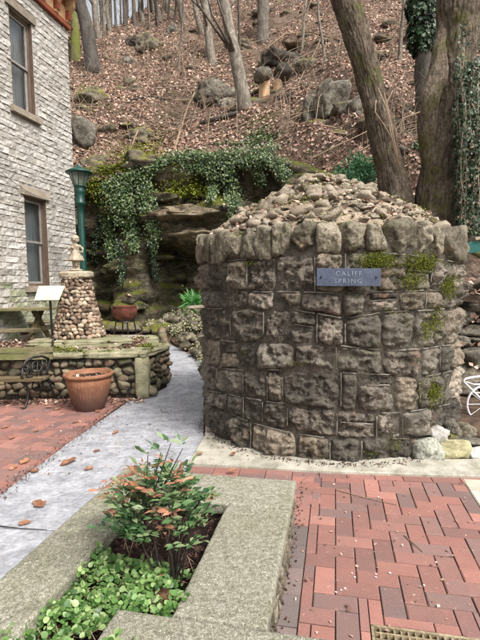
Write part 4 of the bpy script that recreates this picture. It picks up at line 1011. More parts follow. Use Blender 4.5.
# wall core with window openings
core = MB(); ss = sorted({s_lo, 0.0, *[w_[0] for w_ in wins], *[w_[1] for w_ in wins]}); zs_ = sorted({0.0, ZTOP, *[w_[2] for w_ in wins], *[w_[3] for w_ in wins]})
for i in range(len(ss)-1):
    for j in range(len(zs_)-1):
        sm_, zm_ = (ss[i]+ss[i+1])/2, (zs_[j]+zs_[j+1])/2
        if any(a_ < sm_ < b_ and c_ < zm_ < d_ for a_, b_, c_, d_ in wins): continue
        core.add([W(s, z_, o_) for o_ in (0, -TK) for s, z_ in ((ss[i], zs_[j]), (ss[i+1], zs_[j]), (ss[i+1], zs_[j+1]), (ss[i], zs_[j+1]))], [(0,1,2,3),(7,6,5,4),(0,4,5,1),(1,5,6,2),(2,6,7,3),(3,7,4,0)])
core.build('wall', 'limemortar', bld)
MB().add([W(0, z_, o_) for z_ in (0, ZTOP) for o_ in (-.46, -9)]+[W(-.4, z_, o_) for z_ in (0, ZTOP) for o_ in (-.46, -9)], [(0,1,3,2),(4,6,7,5)]).build('rear_wall', 'limestone', bld)
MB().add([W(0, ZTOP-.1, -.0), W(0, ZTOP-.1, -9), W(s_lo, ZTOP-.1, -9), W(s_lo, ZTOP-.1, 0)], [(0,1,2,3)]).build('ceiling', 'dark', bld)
def wbox(mb, s0, s1, z0, z1, o0, o1): return mb.add([W(s, z_, o_) for o_ in (o0, o1) for s, z_ in ((s0, z0), (s1, z0), (s1, z1), (s0, z1))], [(3,2,1,0),(4,5,6,7),(0,1,5,4),(1,2,6,5),(2,3,7,6),(3,0,4,7)])
for (a_, b_, c_, d_) in wins:
    zm_ = (c_+d_)/2+.0; wf = wbox(MB(), a_, a_+.05, c_, d_, -.17, -.07)
    wbox(wf, b_-.05, b_, c_, d_, -.17, -.07); wbox(wf, a_+.05, b_-.05, d_-.06, d_, -.17, -.07); wbox(wf, a_+.05, b_-.05, c_, c_+.05, -.17, -.07)
    wf = wf.build('window', 'frame', bld)
    wbox(MB(), b_-.015, b_+.0, c_, d_, -.066, .004).build('jamb', 'frame', wf); wbox(MB(), a_, a_+.015, c_, d_, -.066, .0).build('jamb', 'frame', wf)
    for (q0, q1, off) in ((c_+.05, zm_+.02, -.155), (zm_-.02, d_-.06, -.122)):
        sb = wbox(MB(), a_+.05, a_+.095, q0, q1, off, off+.03); wbox(sb, b_-.095, b_-.05, q0, q1, off, off+.03); wbox(sb, a_+.095, b_-.095, q1-.045, q1, off, off+.03); wbox(sb, a_+.095, b_-.095, q0, q0+.045, off, off+.03)
        sb.build('sash', 'sash', wf)
        wbox(MB(), a_+.095, b_-.095, q0+.045, q1-.045, off+.01, off+.016).build('pane', 'glass', wf)
    # curtain and room dark behind
    cv = [W(a_+.25+.002*i+(b_-a_-.30)*i/24, z_, -.26+.018*math.sin(i*1.9)) for z_ in (c_+.02, d_-.04) for i in range(25)]
    MB().add(cv, [(i, i+1, 26+i, 25+i) for i in range(24)]).build('curtain', 'curtain', wf, smooth=True)
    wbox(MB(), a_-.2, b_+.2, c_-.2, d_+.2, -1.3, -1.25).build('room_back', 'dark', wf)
    wbox(MB(), a_-.10, b_+.10, c_-.12, c_-.002, -.2, .09).build('sill', 'sill', bld); wbox(MB(), a_-.095, b_+.095, d_+.002, d_+.155, -.2, .045).build('lintel', 'sill', bld)
# cornice
zc1 = ZTOP
cn = wbox(MB(), s_lo, .02, zc1, zc1+.10, -.2, .09).build('cornice_board', 'corn_red', bld)
wbox(MB(), s_lo, .0, zc1+.102, zc1+.42, -.2, .06).build('frieze', 'corn_tan', bld)
wbox(MB(), s_lo, .22, zc1+.80, zc1+.88, -.2, .56).build('soffit', 'corn_tan', bld)
wbox(MB(), s_lo, .28, zc1+.885, zc1+1.06, -.2, .62).build('gutter', 'roofing', bld)
wbox(MB(), s_lo, .0, zc1+.422, zc1+.798, -.2, .05).build('upper_frieze', 'corn_red', bld)
wbox(MB(), s_lo, .20, zc1+.70, zc1+.79, .475, .53).build('fascia', 'corn_red', bld)
def bracket(s0, wid=.10):
    prof = [(.062, .0), (.12, .0), (.17, .06), (.14, .14), (.20, .20), (.34, .30), (.36, .42), (.46, .50), (.62, .60), (.64, .69), (.062, .69)]; n_ = len(prof)
    V = [W(s0+q, zc1+.104+z_, .062+(o_-.062)*.70) for q in (0, wid) for o_, z_ in prof]
    br = MB().add(V, [tuple(range(n_))[::-1], tuple(range(n_, 2*n_))]+[(i, (i+1) % n_, n_+(i+1) % n_, n_+i) for i in range(n_)]).build('bracket', 'corn_tan', bld)
    wbox(MB(), s0-.006, s0+wid+.006, zc1+.15, zc1+.34, .05, .155).build('bracket_foot', 'corn_red', br)
    wbox(MB(), s0-.006, s0+wid+.006, zc1+.60, zc1+.70, .33, .47).build('bracket_end', 'corn_red', br)
s = -.14
while s > -5: bracket(s); s -= .42
MB().tube([W(0.1, zc1+.95, .62), W(.12, zc1+.9, .72)], .05, 10).build('gutter_outlet', 'roofing', bld)
# cable along the wall
cb = MB().tube([W(s, z_, .07) for s, z_ in [WS(x, y) for x, y in ((-8, 168), (10, 182), (24, 191.5), (34, 196), (47, 201), (58, 205), (74, 209))]], .008, 6).build('cable', 'sash', bld)
# ================================================================ FURNITURE AND SMALL THINGS
random.seed(33)
# picnic table on the patio
pt = thing('picnic_table', 'weathered wooden picnic table with attached benches beside the stone building', 'picnic table', (-3.9, 8.4, .38))
ty = 8.05
for i in range(5): MB().box((-4.35, ty+i*.15, 1.13), (1.9, .14, .04)).build('top_plank', 'wood', pt)
for yy_ in (ty-.50, ty-.36): MB().box((-4.4, yy_, .80), (1.9, .13, .04)).build('bench_plank', 'wood', pt)
for yy_ in (ty+.95, ty+1.09): MB().box((-4.35, yy_, .82), (1.9, .13, .04)).build('bench_plank', 'wood', pt)
for xx_ in (-3.75, -5.0):
    for s_ in (-1, 1): MB().beam((xx_, ty+.3-s_*.16, 1.10), (xx_, ty+.3+s_*.62, .38), .09, .045).build('leg', 'wooddark', pt)
    MB().box((xx_+.05, ty+.3, .76), (.045, 1.55, .09)).build('cross_beam', 'wooddark', pt)
# bench with iron ends in front of the wall
bn = thing('park_bench', 'old slatted bench with black scrolled iron end in front of the fieldstone wall', 'bench', (-2.9, 5.75, 0))
bx = A(47, 380, 5.7).x-.02
for i, (y, z, dz) in enumerate(((5.93, .69, .075), (5.91, .60, .075))): MB().box((bx-.85, y, z), (1.74, .028, dz), Euler((R_(-12), 0, 0)).to_matrix()).build('back_slat', 'wood', bn)
for i, (y, z) in enumerate(((5.56, .365), (5.66, .36), (5.76, .355))): MB().box((bx-.85, y, z), (1.74, .085, .03)).build('seat_slat', 'wooddark', bn)
for ex in (bx, bx-1.6):
    e = MB(); P3 = lambda y, z: (ex+(y-5.95)*.50, y, z*1.04)
    e.tube([P3(6.0, .78), P3(5.975, .80), P3(5.96, .76), P3(5.955, .66), P3(5.90, .50), P3(5.86, .38), P3(5.90, .22), P3(5.96, .02), P3(6.0, .0)], .015, 8)
    e.tube([P3(5.92, .54), P3(5.80, .60), P3(5.68, .605), P3(5.58, .57), P3(5.535, .50), P3(5.57, .45), P3(5.61, .48), P3(5.59, .52)], .014, 8)
    e.tube([P3(5.54, .50), P3(5.52, .40), P3(5.55, .32), P3(5.60, .22), P3(5.58, .10), P3(5.545, .02), P3(5.51, .01)], .015, 8)
    e.tube([P3(5.87, .36), P3(5.7, .335), P3(5.53, .345)], .014, 8)
    for (cy, cz, r_) in ((5.72, .48, .07), (5.84, .47, .045), (5.62, .41, .04), (5.72, .25, .07), (5.84, .25, .05)):
        e.tube([P3(cy+r_*math.cos(t), cz+r_*math.sin(t)) for t in np.linspace(0, 6.28, 17)], .009, 6)
    for i in range(5): e.tube([P3(5.60+.06*i, .34), P3(5.58+.07*i, .41), P3(5.62+.06*i, .55)], .008, 6)
    e.build('iron_end', 'iron', bn, smooth=True)
# terracotta pot
pp = G(90, 408.5); pot = thing('terracotta_pot', 'large ribbed terracotta pot standing on the brick patio by the wall', 'pot', (pp.x, pp.y, 0))
rp_ = .295; hp = .46
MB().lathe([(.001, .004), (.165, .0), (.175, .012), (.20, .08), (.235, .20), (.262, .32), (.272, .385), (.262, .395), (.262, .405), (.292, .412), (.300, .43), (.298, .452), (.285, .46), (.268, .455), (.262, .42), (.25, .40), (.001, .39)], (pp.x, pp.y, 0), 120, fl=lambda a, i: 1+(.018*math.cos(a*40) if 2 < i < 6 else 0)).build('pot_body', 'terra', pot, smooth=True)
dk = M['terra'].node_tree   # clay colour, darker in the lower half
MB().lathe([(.001, .402), (.15, .404), (.252, .40)], (pp.x, pp.y, 0), 30).build('potting_soil', 'soil', pot)
P = [(pp.x+.2*math.sqrt(random.random())*math.cos(t), pp.y+.2*math.sin(t)*random.random(), .415) for t in np.linspace(0, 6.2, 60)]
leaves('dry_leaves', P, [(0, 0, 1)]*60, .05, 'quad', 'litter', pot)
# rusty bowl on a black stand
bp = A(125, 322, 9.6); bw = thing('rusty_bowl', 'wide rusty metal bowl at the foot of the damp cliff', 'bowl', (bp.x, bp.y, bp.z))
zb = A(125, 320.5, 9.6).z
MB().lathe([(.001, zb), (.10, zb), (.20, zb+.05), (.255, zb+.14), (.265, zb+.22), (.245, zb+.29), (.262, zb+.31), (.25, zb+.315), (.235, zb+.29), (.24, zb+.2), (.001, zb+.12)], (bp.x, bp.y, 0), 40).build('bowl', 'rust', bw, smooth=True)
for a in (0, 1.57, 3.14, 4.71): MB().tube([(bp.x+.18*math.cos(a+.5), bp.y+.18*math.sin(a+.5), zb+.05), (bp.x+.24*math.cos(a+.5), bp.y+.24*math.sin(a+.5), zb-.28)], .014, 6).build('stand_leg', 'iron', bw)
MB().tube([(bp.x+.2*math.cos(t), bp.y+.2*math.sin(t), zb-.02) for t in np.linspace(0, 6.28, 25)], .012, 6).build('stand_ring', 'iron', bw)
# strap leaved plant near the cave
sp_ = A(192, 308, 8.8); sx = thing('strap_leaf_plant', 'bright green strap leaved plant at the mouth of the rock shelter', 'plant', sp_)
P = [(sp_.x+random.gauss(0, .05), sp_.y+random.gauss(0, .05), sp_.z+random.uniform(0, .1)) for _ in range(130)]
leaves('leaves', P, [(random.gauss(0, .6), -1, .5) for _ in P], .27, 'strap', 'strap', sx, jitter=.35, down=(0, 0, .8))
gl = rockobj('stone_slab', 'sill', None, A(203, 306.5, 8.3), (.62, .30, .06), 4, sub=3, blocky=.9, rough=.08, rot=.15); tag(gl, 'thin brown stone slab lying below the strap leaved plant', 'stone slab')
# rocky ivy bank between the path and the well
rbk = thing('rock_border', 'low border of pale stones along the right edge of the curving path', 'rock border', (-.9, 7.5, .1))
rl2 = meshlib('border_stone', 'coping', 8, sub=2, blocky=.25, rough=.28)
edge = [GG(205, 378), GG(196, 364), GG(182, 352), GG(166, 341), GG(152, 333), GG(142, 329)]
for i in range(240):
    t = random.random()**.8*(len(edge)-1); k_ = min(int(t), len(edge)-2); p = edge[k_].lerp(edge[k_+1], t-k_); w_ = random.random(); sz = random.uniform(.10, .24)
    p = p+Vector((.12+w_*1.6, w_*1.1, 0)); z = gz(p.x, p.y)+.05+.34*min(w_*1.6, 1)+.05*nz(p, 3, 2)
    inst('border_stone', random.choice(rl2), rbk, (p.x, p.y, z), (sz*1.3, sz, sz*random.uniform(.6, .9)), (random.uniform(-.3, .3), random.uniform(-.3, .3), random.uniform(0, 6)))
b = MB(); V = []
for i, e_ in enumerate(edge):
    for w_ in np.linspace(0, 1, 8): V.append((e_.x+.06+w_*2.2, e_.y+w_*1.3, gz(e_.x, e_.y)-.05+.36*min(w_*1.8, 1)))
npmesh('bank', V, [(i*8+j, i*8+j+1, (i+1)*8+j+1, (i+1)*8+j) for i in range(5) for j in range(7)], 'earth', rbk, smooth=True)
P = []; 
for _ in range(4200):
    t = random.random()*(len(edge)-1); k_ = min(int(t), len(edge)-2); p = edge[k_].lerp(edge[k_+1], t-k_); w_ = random.random()**1.2
    p = p+Vector((.06+w_*1.6, w_*1.1, 0)); 
    if nz(p, 1.6, 2, 4) > .18: continue
    P.append((p.x, p.y, gz(p.x, p.y)+.10+.36*min(w_*1.6, 1)+random.uniform(-.06, .08)))
iv = leaves('variegated_ivy', P, [(0, -.4, .8)]*len(P), .05, 'quad', 'variegated', jitter=.7); stuff(iv, 'pale variegated creeper covering the stones beside the path', 'creeper')
P = [(p[0]-.05, p[1]-.05, p[2]-.08) for p in P if nz(p, 1.3, 2, 14) > 0.0][:900]
stuff(leaves('border_ivy', P, [(0, -.4, .8)]*len(P), .05, 'quad', 'ivy', jitter=.7), 'dark green ivy among the stones beside the path', 'ivy')
# ================================================================ RIGHT HAND SIDE
# rounded rocks at the foot of the well
RP = [(427, 451.5, 30, 22, 3.76, 'speckrock', 'round speckled grey rock leftmost at the foot of the well', .12), (453.5, 451.5, 28, 20, 3.78, 'yellowrock', 'yellowish mossy rock between the round grey rock and the frame edge', .5),
      (439, 434, 18, 16, 3.86, 'whiterock', 'smooth whitish rock leaning between well wall and yellow rock', .1), (449, 427, 16, 13, 4.0, 'greyrock', 'grey rounded rock on top of the small pile by the well', .2),
      (465, 431, 20, 13, 4.15, 'coping', 'tan rock at the back of the pile below the white wheel', .3), (472, 443.5, 22, 9, 4.0, 'greyrock', 'flat grey rock behind the yellow rock', .6), (476, 454.5, 20, 11, 3.78, 'whiterock', 'pale angular rock at the right edge beside the yellow rock', .5),
      (453, 439, 12, 9, 3.86, 'boulder', 'small mossy brown stone wedged in the middle of the pile', .3), (490, 438, 16, 14, 4.05, 'greyrock', 'grey rock just inside the right edge of the pile', .3)]
M['yellowrock'] = mk('yellow mossy rock', [(104,100,76),(146,140,108),(176,170,138)], 6, bump=.7, bscale=30, dirt=[((112,116,56), 5, .5, .66, .7), ((210,200,170), 6, .6, .7, .5)])
M['whiterock'] = mk('pale quartz rock', [(140,134,128),(190,186,180),(216,212,208)], 5, bump=.5, bscale=25, dirt=[((110,98,86), 6, .55, .68, .6)])
M['speck'] = M['greyrock']
for i, (x, y, w_, h_, Y, m, lb_, bl) in enumerate(RP):
    p = A(x, y, Y); s_ = Y/F; o = rockobj('rock', m, None, p, (w_*s_*1.08, w_*s_*.9, h_*s_*1.15), i*2+3, sub=4, blocky=bl, rough=.13, rot=random.uniform(-.3, .3)); tag(o, lb_, 'rock')
struct(npmesh('rock_bed', [(*XY(u, v), -.02+.10*min(max((v-4.25)/.5, 0), 1)+.02*nz((u, v, 0), 5, 2)) for v in np.linspace(3.78, 6.2, 20) for u in np.linspace(.9, 4.5, 20)], [(j*20+i, j*20+i+1, (j+1)*20+i+1, (j+1)*20+i) for j in range(19) for i in range(19)], 'earth', smooth=True))
# stacked ledge wall behind the well on the right
lw = thing('dry_stone_ledge', 'stacked grey stone ledges rising behind the right side of the well', 'stone wall', (3.1, 5.6, 0))
random.seed(8); z = .05
ll = meshlib('ledge_stone', 'greyrock', 7, sub=3, blocky=.6, rough=.16)
while z < 1.35:
    h_ = random.uniform(.12, .24); x = 2.35
    while x < 4.6:
        w_ = random.uniform(.25, .6); inst('ledge_stone', random.choice(ll), lw, (x+w_/2, 5.75+z*.35+random.uniform(-.06, .06), z+h_/2), (w_*1.05, .5, h_*1.08), (0, random.uniform(-.06, .06), random.uniform(-.15, .15))); x += w_
    z += h_*.97
P = [(random.uniform(2.3, 4.6), random.uniform(5.6, 6.7), 0) for _ in range(900)]; P = [(p[0], p[1], .15+random.choice([.25, .5, .85, 1.2, 1.35])+random.random()*.04) for p in P]
leaves('caught_leaves', P, [(0, -.3, 1)]*len(P), .08, 'quad', 'litter', lw, jitter=.6)
# bank surface between ledge wall, cliff foot and trees
V = [(x, y, 1.30+.85*min(max((y-5.9)/1.3, -.3), 1.0)*min(max((x-1.9)/.8, 0), 1)+.08*nz((x, y, 0), 2, 3)-2.2*max(0, 2.1-x)) for y in np.linspace(5.85, 8.6, 30) for x in np.linspace(1.6, 5.4, 40)]
struct(npmesh('bank', V, [(j*40+i, j*40+i+1, (j+1)*40+i+1, (j+1)*40+i) for j in range(29) for i in range(39)], 'hill', smooth=True))
# teal bench end
tb0 = A(466, 243, 5.6); tl = thing('teal_bench', 'teal painted bench with weathered top board at the right edge behind the well', 'bench', (tb0.x+.4, 5.6, 1.3))
q = Euler((0, R_(-6), R_(8))).to_matrix()
MB().box(A(487, 237.5, 5.55), (.55, .34, .035), q).build('top_board', 'sill', tl)
MB().box(A(487, 245.5, 5.42), (.50, .03, .13), q).build('apron', 'teal', tl)
for dx in (.12, .3): MB().box(A(487, 245, 5.6)+Vector((dx, .05, -.28)), (.05, .05, .42)).build('leg', 'teal', tl)
# white metal bicycle planter
bk = thing('bicycle', 'small white painted metal bicycle ornament against the stone ledge', 'bicycle', A(484, 425, 4.75))
Yb = 4.75; 
def Q(x, y, dy=0): return A(x, y, Yb+dy)
wc = Q(486, 404); rr_ = (Q(486, 404)-Q(486, 422.5)).length
def arc(c, r_, a0, a1, n=26): return [c+Vector((r_*math.cos(a), .06*r_*math.sin(a)*0, r_*math.sin(a))) for a in np.linspace(a0, a1, n)]
wh = MB().tube(arc(wc, rr_, 0, 6.283, 48), .012, 8).build('wheel', 'whitemetal', bk, smooth=True)
for a in np.linspace(0, 3.14, 6)[:-1]: MB().tube([wc+Vector((rr_*math.cos(a), 0, rr_*math.sin(a))), wc-Vector((rr_*math.cos(a), 0, rr_*math.sin(a)))], .004, 6).build('spoke', 'whitemetal', wh)
MB().tube(arc(wc, rr_*1.5, 3.05, 4.9), .011, 8).build('mudguard', 'whitemetal', bk, smooth=True)
MB().tube([wc, Q(478, 396), Q(465, 383), Q(463.5, 380.5), Q(466, 378.5), Q(474, 377), Q(488, 375.5)], .012, 8).build('handlebar', 'whitemetal', bk, smooth=True)
MB().tube([Q(466, 382), Q(474, 384.5), Q(490, 384)], .010, 8).build('basket_rail', 'whitemetal', bk, smooth=True)
wc2 = wc+Vector((.62, .05, 0)); wh2 = MB().tube(arc(wc2, rr_, 0, 6.283, 48), .012, 8).build('wheel', 'whitemetal', bk, smooth=True)
for a in np.linspace(0, 3.14, 6)[:-1]: MB().tube([wc2+Vector((rr_*math.cos(a), 0, rr_*math.sin(a))), wc2-Vector((rr_*math.cos(a), 0, rr_*math.sin(a)))], .004, 6).build('spoke', 'whitemetal', wh2)
MB().tube([Q(476, 393), wc+Vector((.32, .02, .12)), wc2], .011, 8).build('frame', 'whitemetal', bk, smooth=True)
# ================================================================ BIG TREES BEHIND THE WELL
def bigtrunk(name, path_, parent, m, seed, n=128, rows_=280, amp=1.0):
    pts_ = [A(x, y, Y) for x, y, w_, Y in path_]; rad = [w_*Y/F/2 for x, y, w_, Y in path_]
    ts = np.linspace(0, len(pts_)-1, rows_); P_ = []; Rr = []
    for t in ts:
        k_ = min(int(t), len(pts_)-2); f_ = t-k_
        p0, p1, p2, p3 = pts_[max(k_-1, 0)], pts_[k_], pts_[k_+1], pts_[min(k_+2, len(pts_)-1)]
        P_.append(.5*((2*p1)+(p2-p0)*f_+(2*p0-5*p1+4*p2-p3)*f_*f_+(3*p1-p0-3*p2+p3)*f_**3)); Rr.append(rad[k_]*(1-f_)+rad[k_+1]*f_)
    def bf(a, i, p):
        rd_ = abs(nz((math.cos(a)*3.2, math.sin(a)*3.2, p.z*1.0), 3.4, 3, seed)); w = nz((math.cos(a), math.sin(a), p.z*1.8), 1.2, 2, seed+4)
        rings = .018*math.sin(p.z*26+3*w+2*math.sin(a*2))*max(0, nz((p.z, a*.1, 0), 1.2, 2, seed)+.3)
        return 1+amp*(.11*w+.14*(.3-rd_)+rings*.8+.02*nz(p, 16, 2, seed))
    return MB().tube(P_, Rr, n, bumpf=bf).build(name, m, parent, smooth=True)
tA = thing('tree', 'leaning bare tree with mossy bark behind the well, left of the forked trunk', 'tree', A(398, 222, 7.6))
bigtrunk('trunk', [(402,262,36,7.6),(399,225,33,7.6),(397,200,30,7.6),(389,165,26,7.6),(381,130,24,7.6),(374,100,22,7.6),(365,66,24,7.6),(356,33,25,7.6),(344,0,24,7.6),(332,-40,23,7.6),(320,-110,21,7.7),(312,-200,17,7.9)], tA, 'bark', 3)
for pth in ([(322,-100,10,7.7),(300,-160,7,7.8),(270,-230,5,8.0),(250,-300,2,8.2)], [(314,-180,9,7.8),(340,-250,6,7.6),(360,-330,3,7.4)]): bigtrunk('limb', pth, tA, 'bark', 5, 12, 20)
tB = thing('tree', 'thick forked bare tree trunk behind the right side of the well', 'tree', A(434, 230, 7.5))
bigtrunk('trunk', [(432,270,48,7.5),(435,225,40,7.5),(437,190,36,7.5),(440,160,35,7.5),(445,125,36,7.5),(450,90,35,7.5),(455,60,35,7.5),(459,30,36,7.5),(460,0,40,7.5),(466,-50,36,7.5),(476,-130,30,7.5),(484,-240,22,7.5)], tB, 'bark', 9)
bigtrunk('limb', [(441,215,12,7.47),(436,185,17,7.45),(430,150,19,7.42),(427,120,18,7.38),(430,98,20,7.35),(438,76,20,7.4),(441,50,16,7.45),(446,20,12,7.5)], tB, 'bark', 13, 40, 60)
bigtrunk('limb', [(470,-90,18,7.4),(500,-150,14,7.2),(530,-240,8,7.0)], tB, 'bark', 15, 12, 20); bigtrunk('limb', [(478,-150,16,7.5),(450,-230,10,7.7),(430,-300,5,7.9)], tB, 'bark', 17, 12, 20)
# dry vine stems between the two trunks
vs_ = thing('vine', 'tangle of dry tan vine stems between the leaning tree and the forked trunk', 'vine', A(396, 170, 7.3))
for i, pth in enumerate(([(378,88),(388,112),(394,140),(399,160)], [(384,92),(390,118),(396,150),(400,170)], [(376,100),(375,112),(384,125),(396,146)], [(393,90),(386,104),(390,130),(398,165)], [(420,112),(404,118),(396,130),(398,160)])):
    MB().tube([A(x, y, 7.25) for x, y in pth], [.010, .011, .010, .009], 7).build('stem', 'stick', vs_, smooth=True)
# ---- generic hill trees
def hilltree(x0, y0, x1, y1, w0, m, label, w1=None, base=None, n=10, limbs=3, ext=1.0, Y=None):
    b0 = HP(x0, y0) if Y is None else A(x0, y0, Y); zg = float(hzn(b0.x, b0.y)); b0.z = min(b0.z, zg); Yt = b0.y; s_ = Yt/F; top = A(x1, y1, Yt+random.uniform(-.6, .6)); d = top-b0
    H_ = max(9.0, d.z*1.5)*ext; k_ = H_/max(d.z, .5); w1 = w1 or w0*.8
    t = thing('tree', label, 'tree', b0)
    P_ = [b0+Vector((0, 0, -.4))]+[b0+Vector((d.x*k_*f_, d.y*k_*f_, H_*f_))+Vector((.12*H_/10*nz((f_*4, x0, 0), 1, 2, y0), .1*nz((f_*4, x0, 9), 1, 2), 0)) for f_ in np.linspace(0, 1, 14)]
    f1 = 1/k_; r0 = w0*s_/2; r1 = w1*s_/2
    Rr = [r0*1.25]+[max(.02, (r0*(1.12 if f_ == 0 else 1)+(r1-r0)*min(f_/f1, 1))*(1 if f_ < f1 else max(.15, 1-(f_-f1)/(1-f1+1e-6)))) for f_ in np.linspace(0, 1, 14)]
    MB().tube(P_, Rr, n, bumpf=lambda a, i, p: 1+.12*nz((math.cos(a), math.sin(a), p.z), 1.5, 2, x0)).build('trunk', m, t, smooth=True)
    for i in range(limbs*3):
        k0 = random.randint(3, 12); p = P_[k0]; a = random.uniform(0, 6.28); L_ = random.uniform(1.2, 3)
        q_ = [p, p+Vector((math.cos(a)*L_*.5, math.sin(a)*L_*.5, L_*.5)), p+Vector((math.cos(a)*L_*.8, math.sin(a)*L_*.8, L_*1.3))]
        MB().tube(q_, [max(Rr[k0]*.3, .012), max(Rr[k0]*.18, .008), .005], 5).build('limb', m, t, smooth=True)
    return t
random.seed(44)
HT = [(93,68,79,-2,14,'bark_dark','dark leaning tree trunk rising past the bracketed cornice',11,.9), (76,62,72,0,9,'bark_moss','moss covered trunk half hidden behind the dark leaning tree',8,.9),
 (246,107,224,-2,13,'bark_grey','grey tree with knobbly base left of the stacked stones',10,1), (263,42,262,-2,12,'bark_grey','straight grey trunk uphill of the stacked stones',11,1),
 (213,64,204,-2,8,'bark_grey','pale slender trunk leaning left on the upper slope',7,1), (202,34,195,-2,5,'bark_grey','thin trunk beside the pale slender leaning one',5,1),
 (98,38,94,-2,6,'bark_grey','grey trunk on the ridge just right of the dark leaning tree',6,1),(110,34,107,-2,4,'bark_grey','thin ridge tree second from the dark leaning trunk',4,1),(126,25,123,-2,4,'bark_dark','dark thin tree against the patch of sky',3,1),
 (135,26,133,-2,3,'bark_grey','very thin grey sapling on the ridge in the sky gap',3,1),(142,22,140,-2,4,'bark_grey','grey ridge tree at the right edge of the sky gap',4,1),(157,28,156,-2,3,'bark_dark','dark sapling standing below the ridge line',3,1),
 (160,22,154,-2,5,'bark_grey','grey trunk with slight lean on the ridge right of the sky gap',4,1),(168,14,166,-2,5,'bark_grey','grey ridge trunk third right of the sky gap',5,1),(183,22,177,-2,5,'bark_grey','leaning grey trunk high on the slope above the log',5,1),
 (150,30,148,-2,2.5,'bark_grey','hair thin sapling by the dark mossy outcrop',2,1),(116,30,115,-2,2.5,'bark_dark','hair thin dark sapling against the sky',2,1),(104,36,102,-2,3,'bark_grey','thin pale sapling near the top of the ridge',3,1),
 (302,52,308,-2,2.5,'bark_grey','thin sapling right of the stacked stones',2,1),(178,70,184,-2,2,'bark_grey','slim bare sapling in the middle of the leafy slope',2,1),(240,60,238,-2,2,'bark_dark','slim dark sapling beside the knobbly grey tree',2,1),(325,60,318,-2,3,'bark_grey','thin grey sapling left of the leaning mossy tree',2,1),
 (400,60,404,-2,4,'bark_grey','slender grey tree seen between the two big trunks',3,1)]
for (x0, y0, x1, y1, w0, m, lb_, w1, ex) in HT: hilltree(x0, y0, x1, y1, w0, m, lb_, w1, limbs=3 if w0 > 5 else 2, ext=ex)
for i in range(26):     # more distant ridge trees in the top band
    x = 88+i*3.7+random.uniform(-1.5, 1.5); y = random.uniform(6, 22)+max(0, (120-x)*.15)
    t = hilltree(x, y, x+random.uniform(-3, 3), -3, random.uniform(1.5, 3.5), random.choice(['bark_grey', 'bark_dark']), 'thin bare tree among the crowd of trunks on the far ridge', limbs=2); t['group'] = 'thin bare trees crowding the far ridge'
# ivy covered trunk behind the fork
it = thing('tree', 'tree trunk wrapped in dark ivy behind the forked trunk', 'tree', HP(424, 70))
pI = [(425,185,20,11.5),(424,150,18,11.5),(424,90,16,11.5),(424,60,17,11.5),(424,30,17,11.5),(426,0,18,11.5),(428,-60,16,11.5),(430,-150,12,11.5)]; bigtrunk('trunk', pI, it, 'bark_dark', 5, 16, 30)
P, Nn = [], []
for _ in range(3600):
    y = random.uniform(-60, 66); a = random.uniform(0, 6.28); r_ = (.38+.10*nz((a, y*.05, 0), 1.5, 2))*(1 if y < 45 else (68-y)/24); c = A(425, y, 11.5); P.append((c.x+r_*math.sin(a), c.y-r_*math.cos(a)*.8, c.z)); Nn.append((math.sin(a), -math.cos(a), .2))
leaves('ivy_leaves', P, Nn, .11, 'ivy', 'ivy_dark', it, jitter=.4, down=(0, 0, -1))
# ================================================================ IVY, ROCKS AND BRUSH ON THE SLOPE
random.seed(55)
def drape(name, label, strands, m='ivy', n=1500, size=.09, w_=6, kind='quad', leafoff=.12, cat='ivy'):
    """ivy: polylines of pixels projected onto the cliff; leaves hang along them"""
    root = None; P, Nn = [], []; sb = MB(); tot = sum(len(s) for s in strands)
    for st_ in strands:
        pr_ = [CP(x, y) for x, y, *r in st_]
        pr_ = [p+Vector((0, -leafoff*.5, 0)) for p in pr_]
        if root is None: root = thing(name, label, cat, pr_[0])
        sb.tube(pr_, [.012]*len(pr_), 5)
        for _ in range(int(n*len(st_)/tot)):
            t = random.random()*(len(st_)-1); k_ = int(t); f_ = t-k_; wd_ = (st_[k_][2]*(1-f_)+st_[k_+1][2]*f_) if len(st_[0]) > 2 else w_
            x = st_[k_][0]*(1-f_)+st_[k_+1][0]*f_+random.gauss(0, wd_*.45); y = st_[k_][1]*(1-f_)+st_[k_+1][1]*f_+random.gauss(0, wd_*.3)
            q_ = pr_[k_].lerp(pr_[k_+1], f_); p = A(x, y, q_.y-random.uniform(0, leafoff*1.6)); P.append(tuple(p)); Nn.append((0, -1, .45))
    sb.build('stems', 'stem', root, smooth=True)
    leaves('leaves', P, Nn, size, kind, m, root, jitter=.5, down=(0, 0, -.9)); return root
drape('ivy', 'green ivy hanging in a curtain over the cliff edge beside the lamp post', [[(100,196,5),(106,215,7),(110,235,7),(112,262,5)], [(100,192,8),(118,182,11),(138,174,12),(152,166,9)], [(122,184,10),(126,205,11),(132,228,9),(134,250,5)], [(141,178,10),(147,200,10),(152,225,7),(154,252,4)], [(112,186,9),(116,206,9),(120,224,6)]], n=9000, size=.062)
drape('ivy', 'ivy strand draped over the brown rock face left of the well top', [[(222,158,12),(228,172,11),(232,190,10),(234,206,8),(236,228,5)], [(212,166,8),(214,184,6),(210,200,4)]], n=3600, size=.06)
drape('ivy', 'thin ivy growing on the rock face just left of the rubble cone', [[(276,160,10),(284,172,9),(292,184,8),(286,196,7)], [(262,156,9),(258,170,7),(262,186,4)]], n=2200, size=.055)
drape('ivy', 'long band of ivy along the top edge of the cliff', [[(146,168,8),(168,158,10),(190,154,10),(210,156,9),(235,152,11),(262,150,12),(285,146,10),(305,152,9)], [(205,168,8),(215,178,6)], [(180,164,10),(196,168,9),(206,160,8)], [(240,162,10),(252,160,10),(270,158,9)]], n=5600, size=.058, m='ivy')
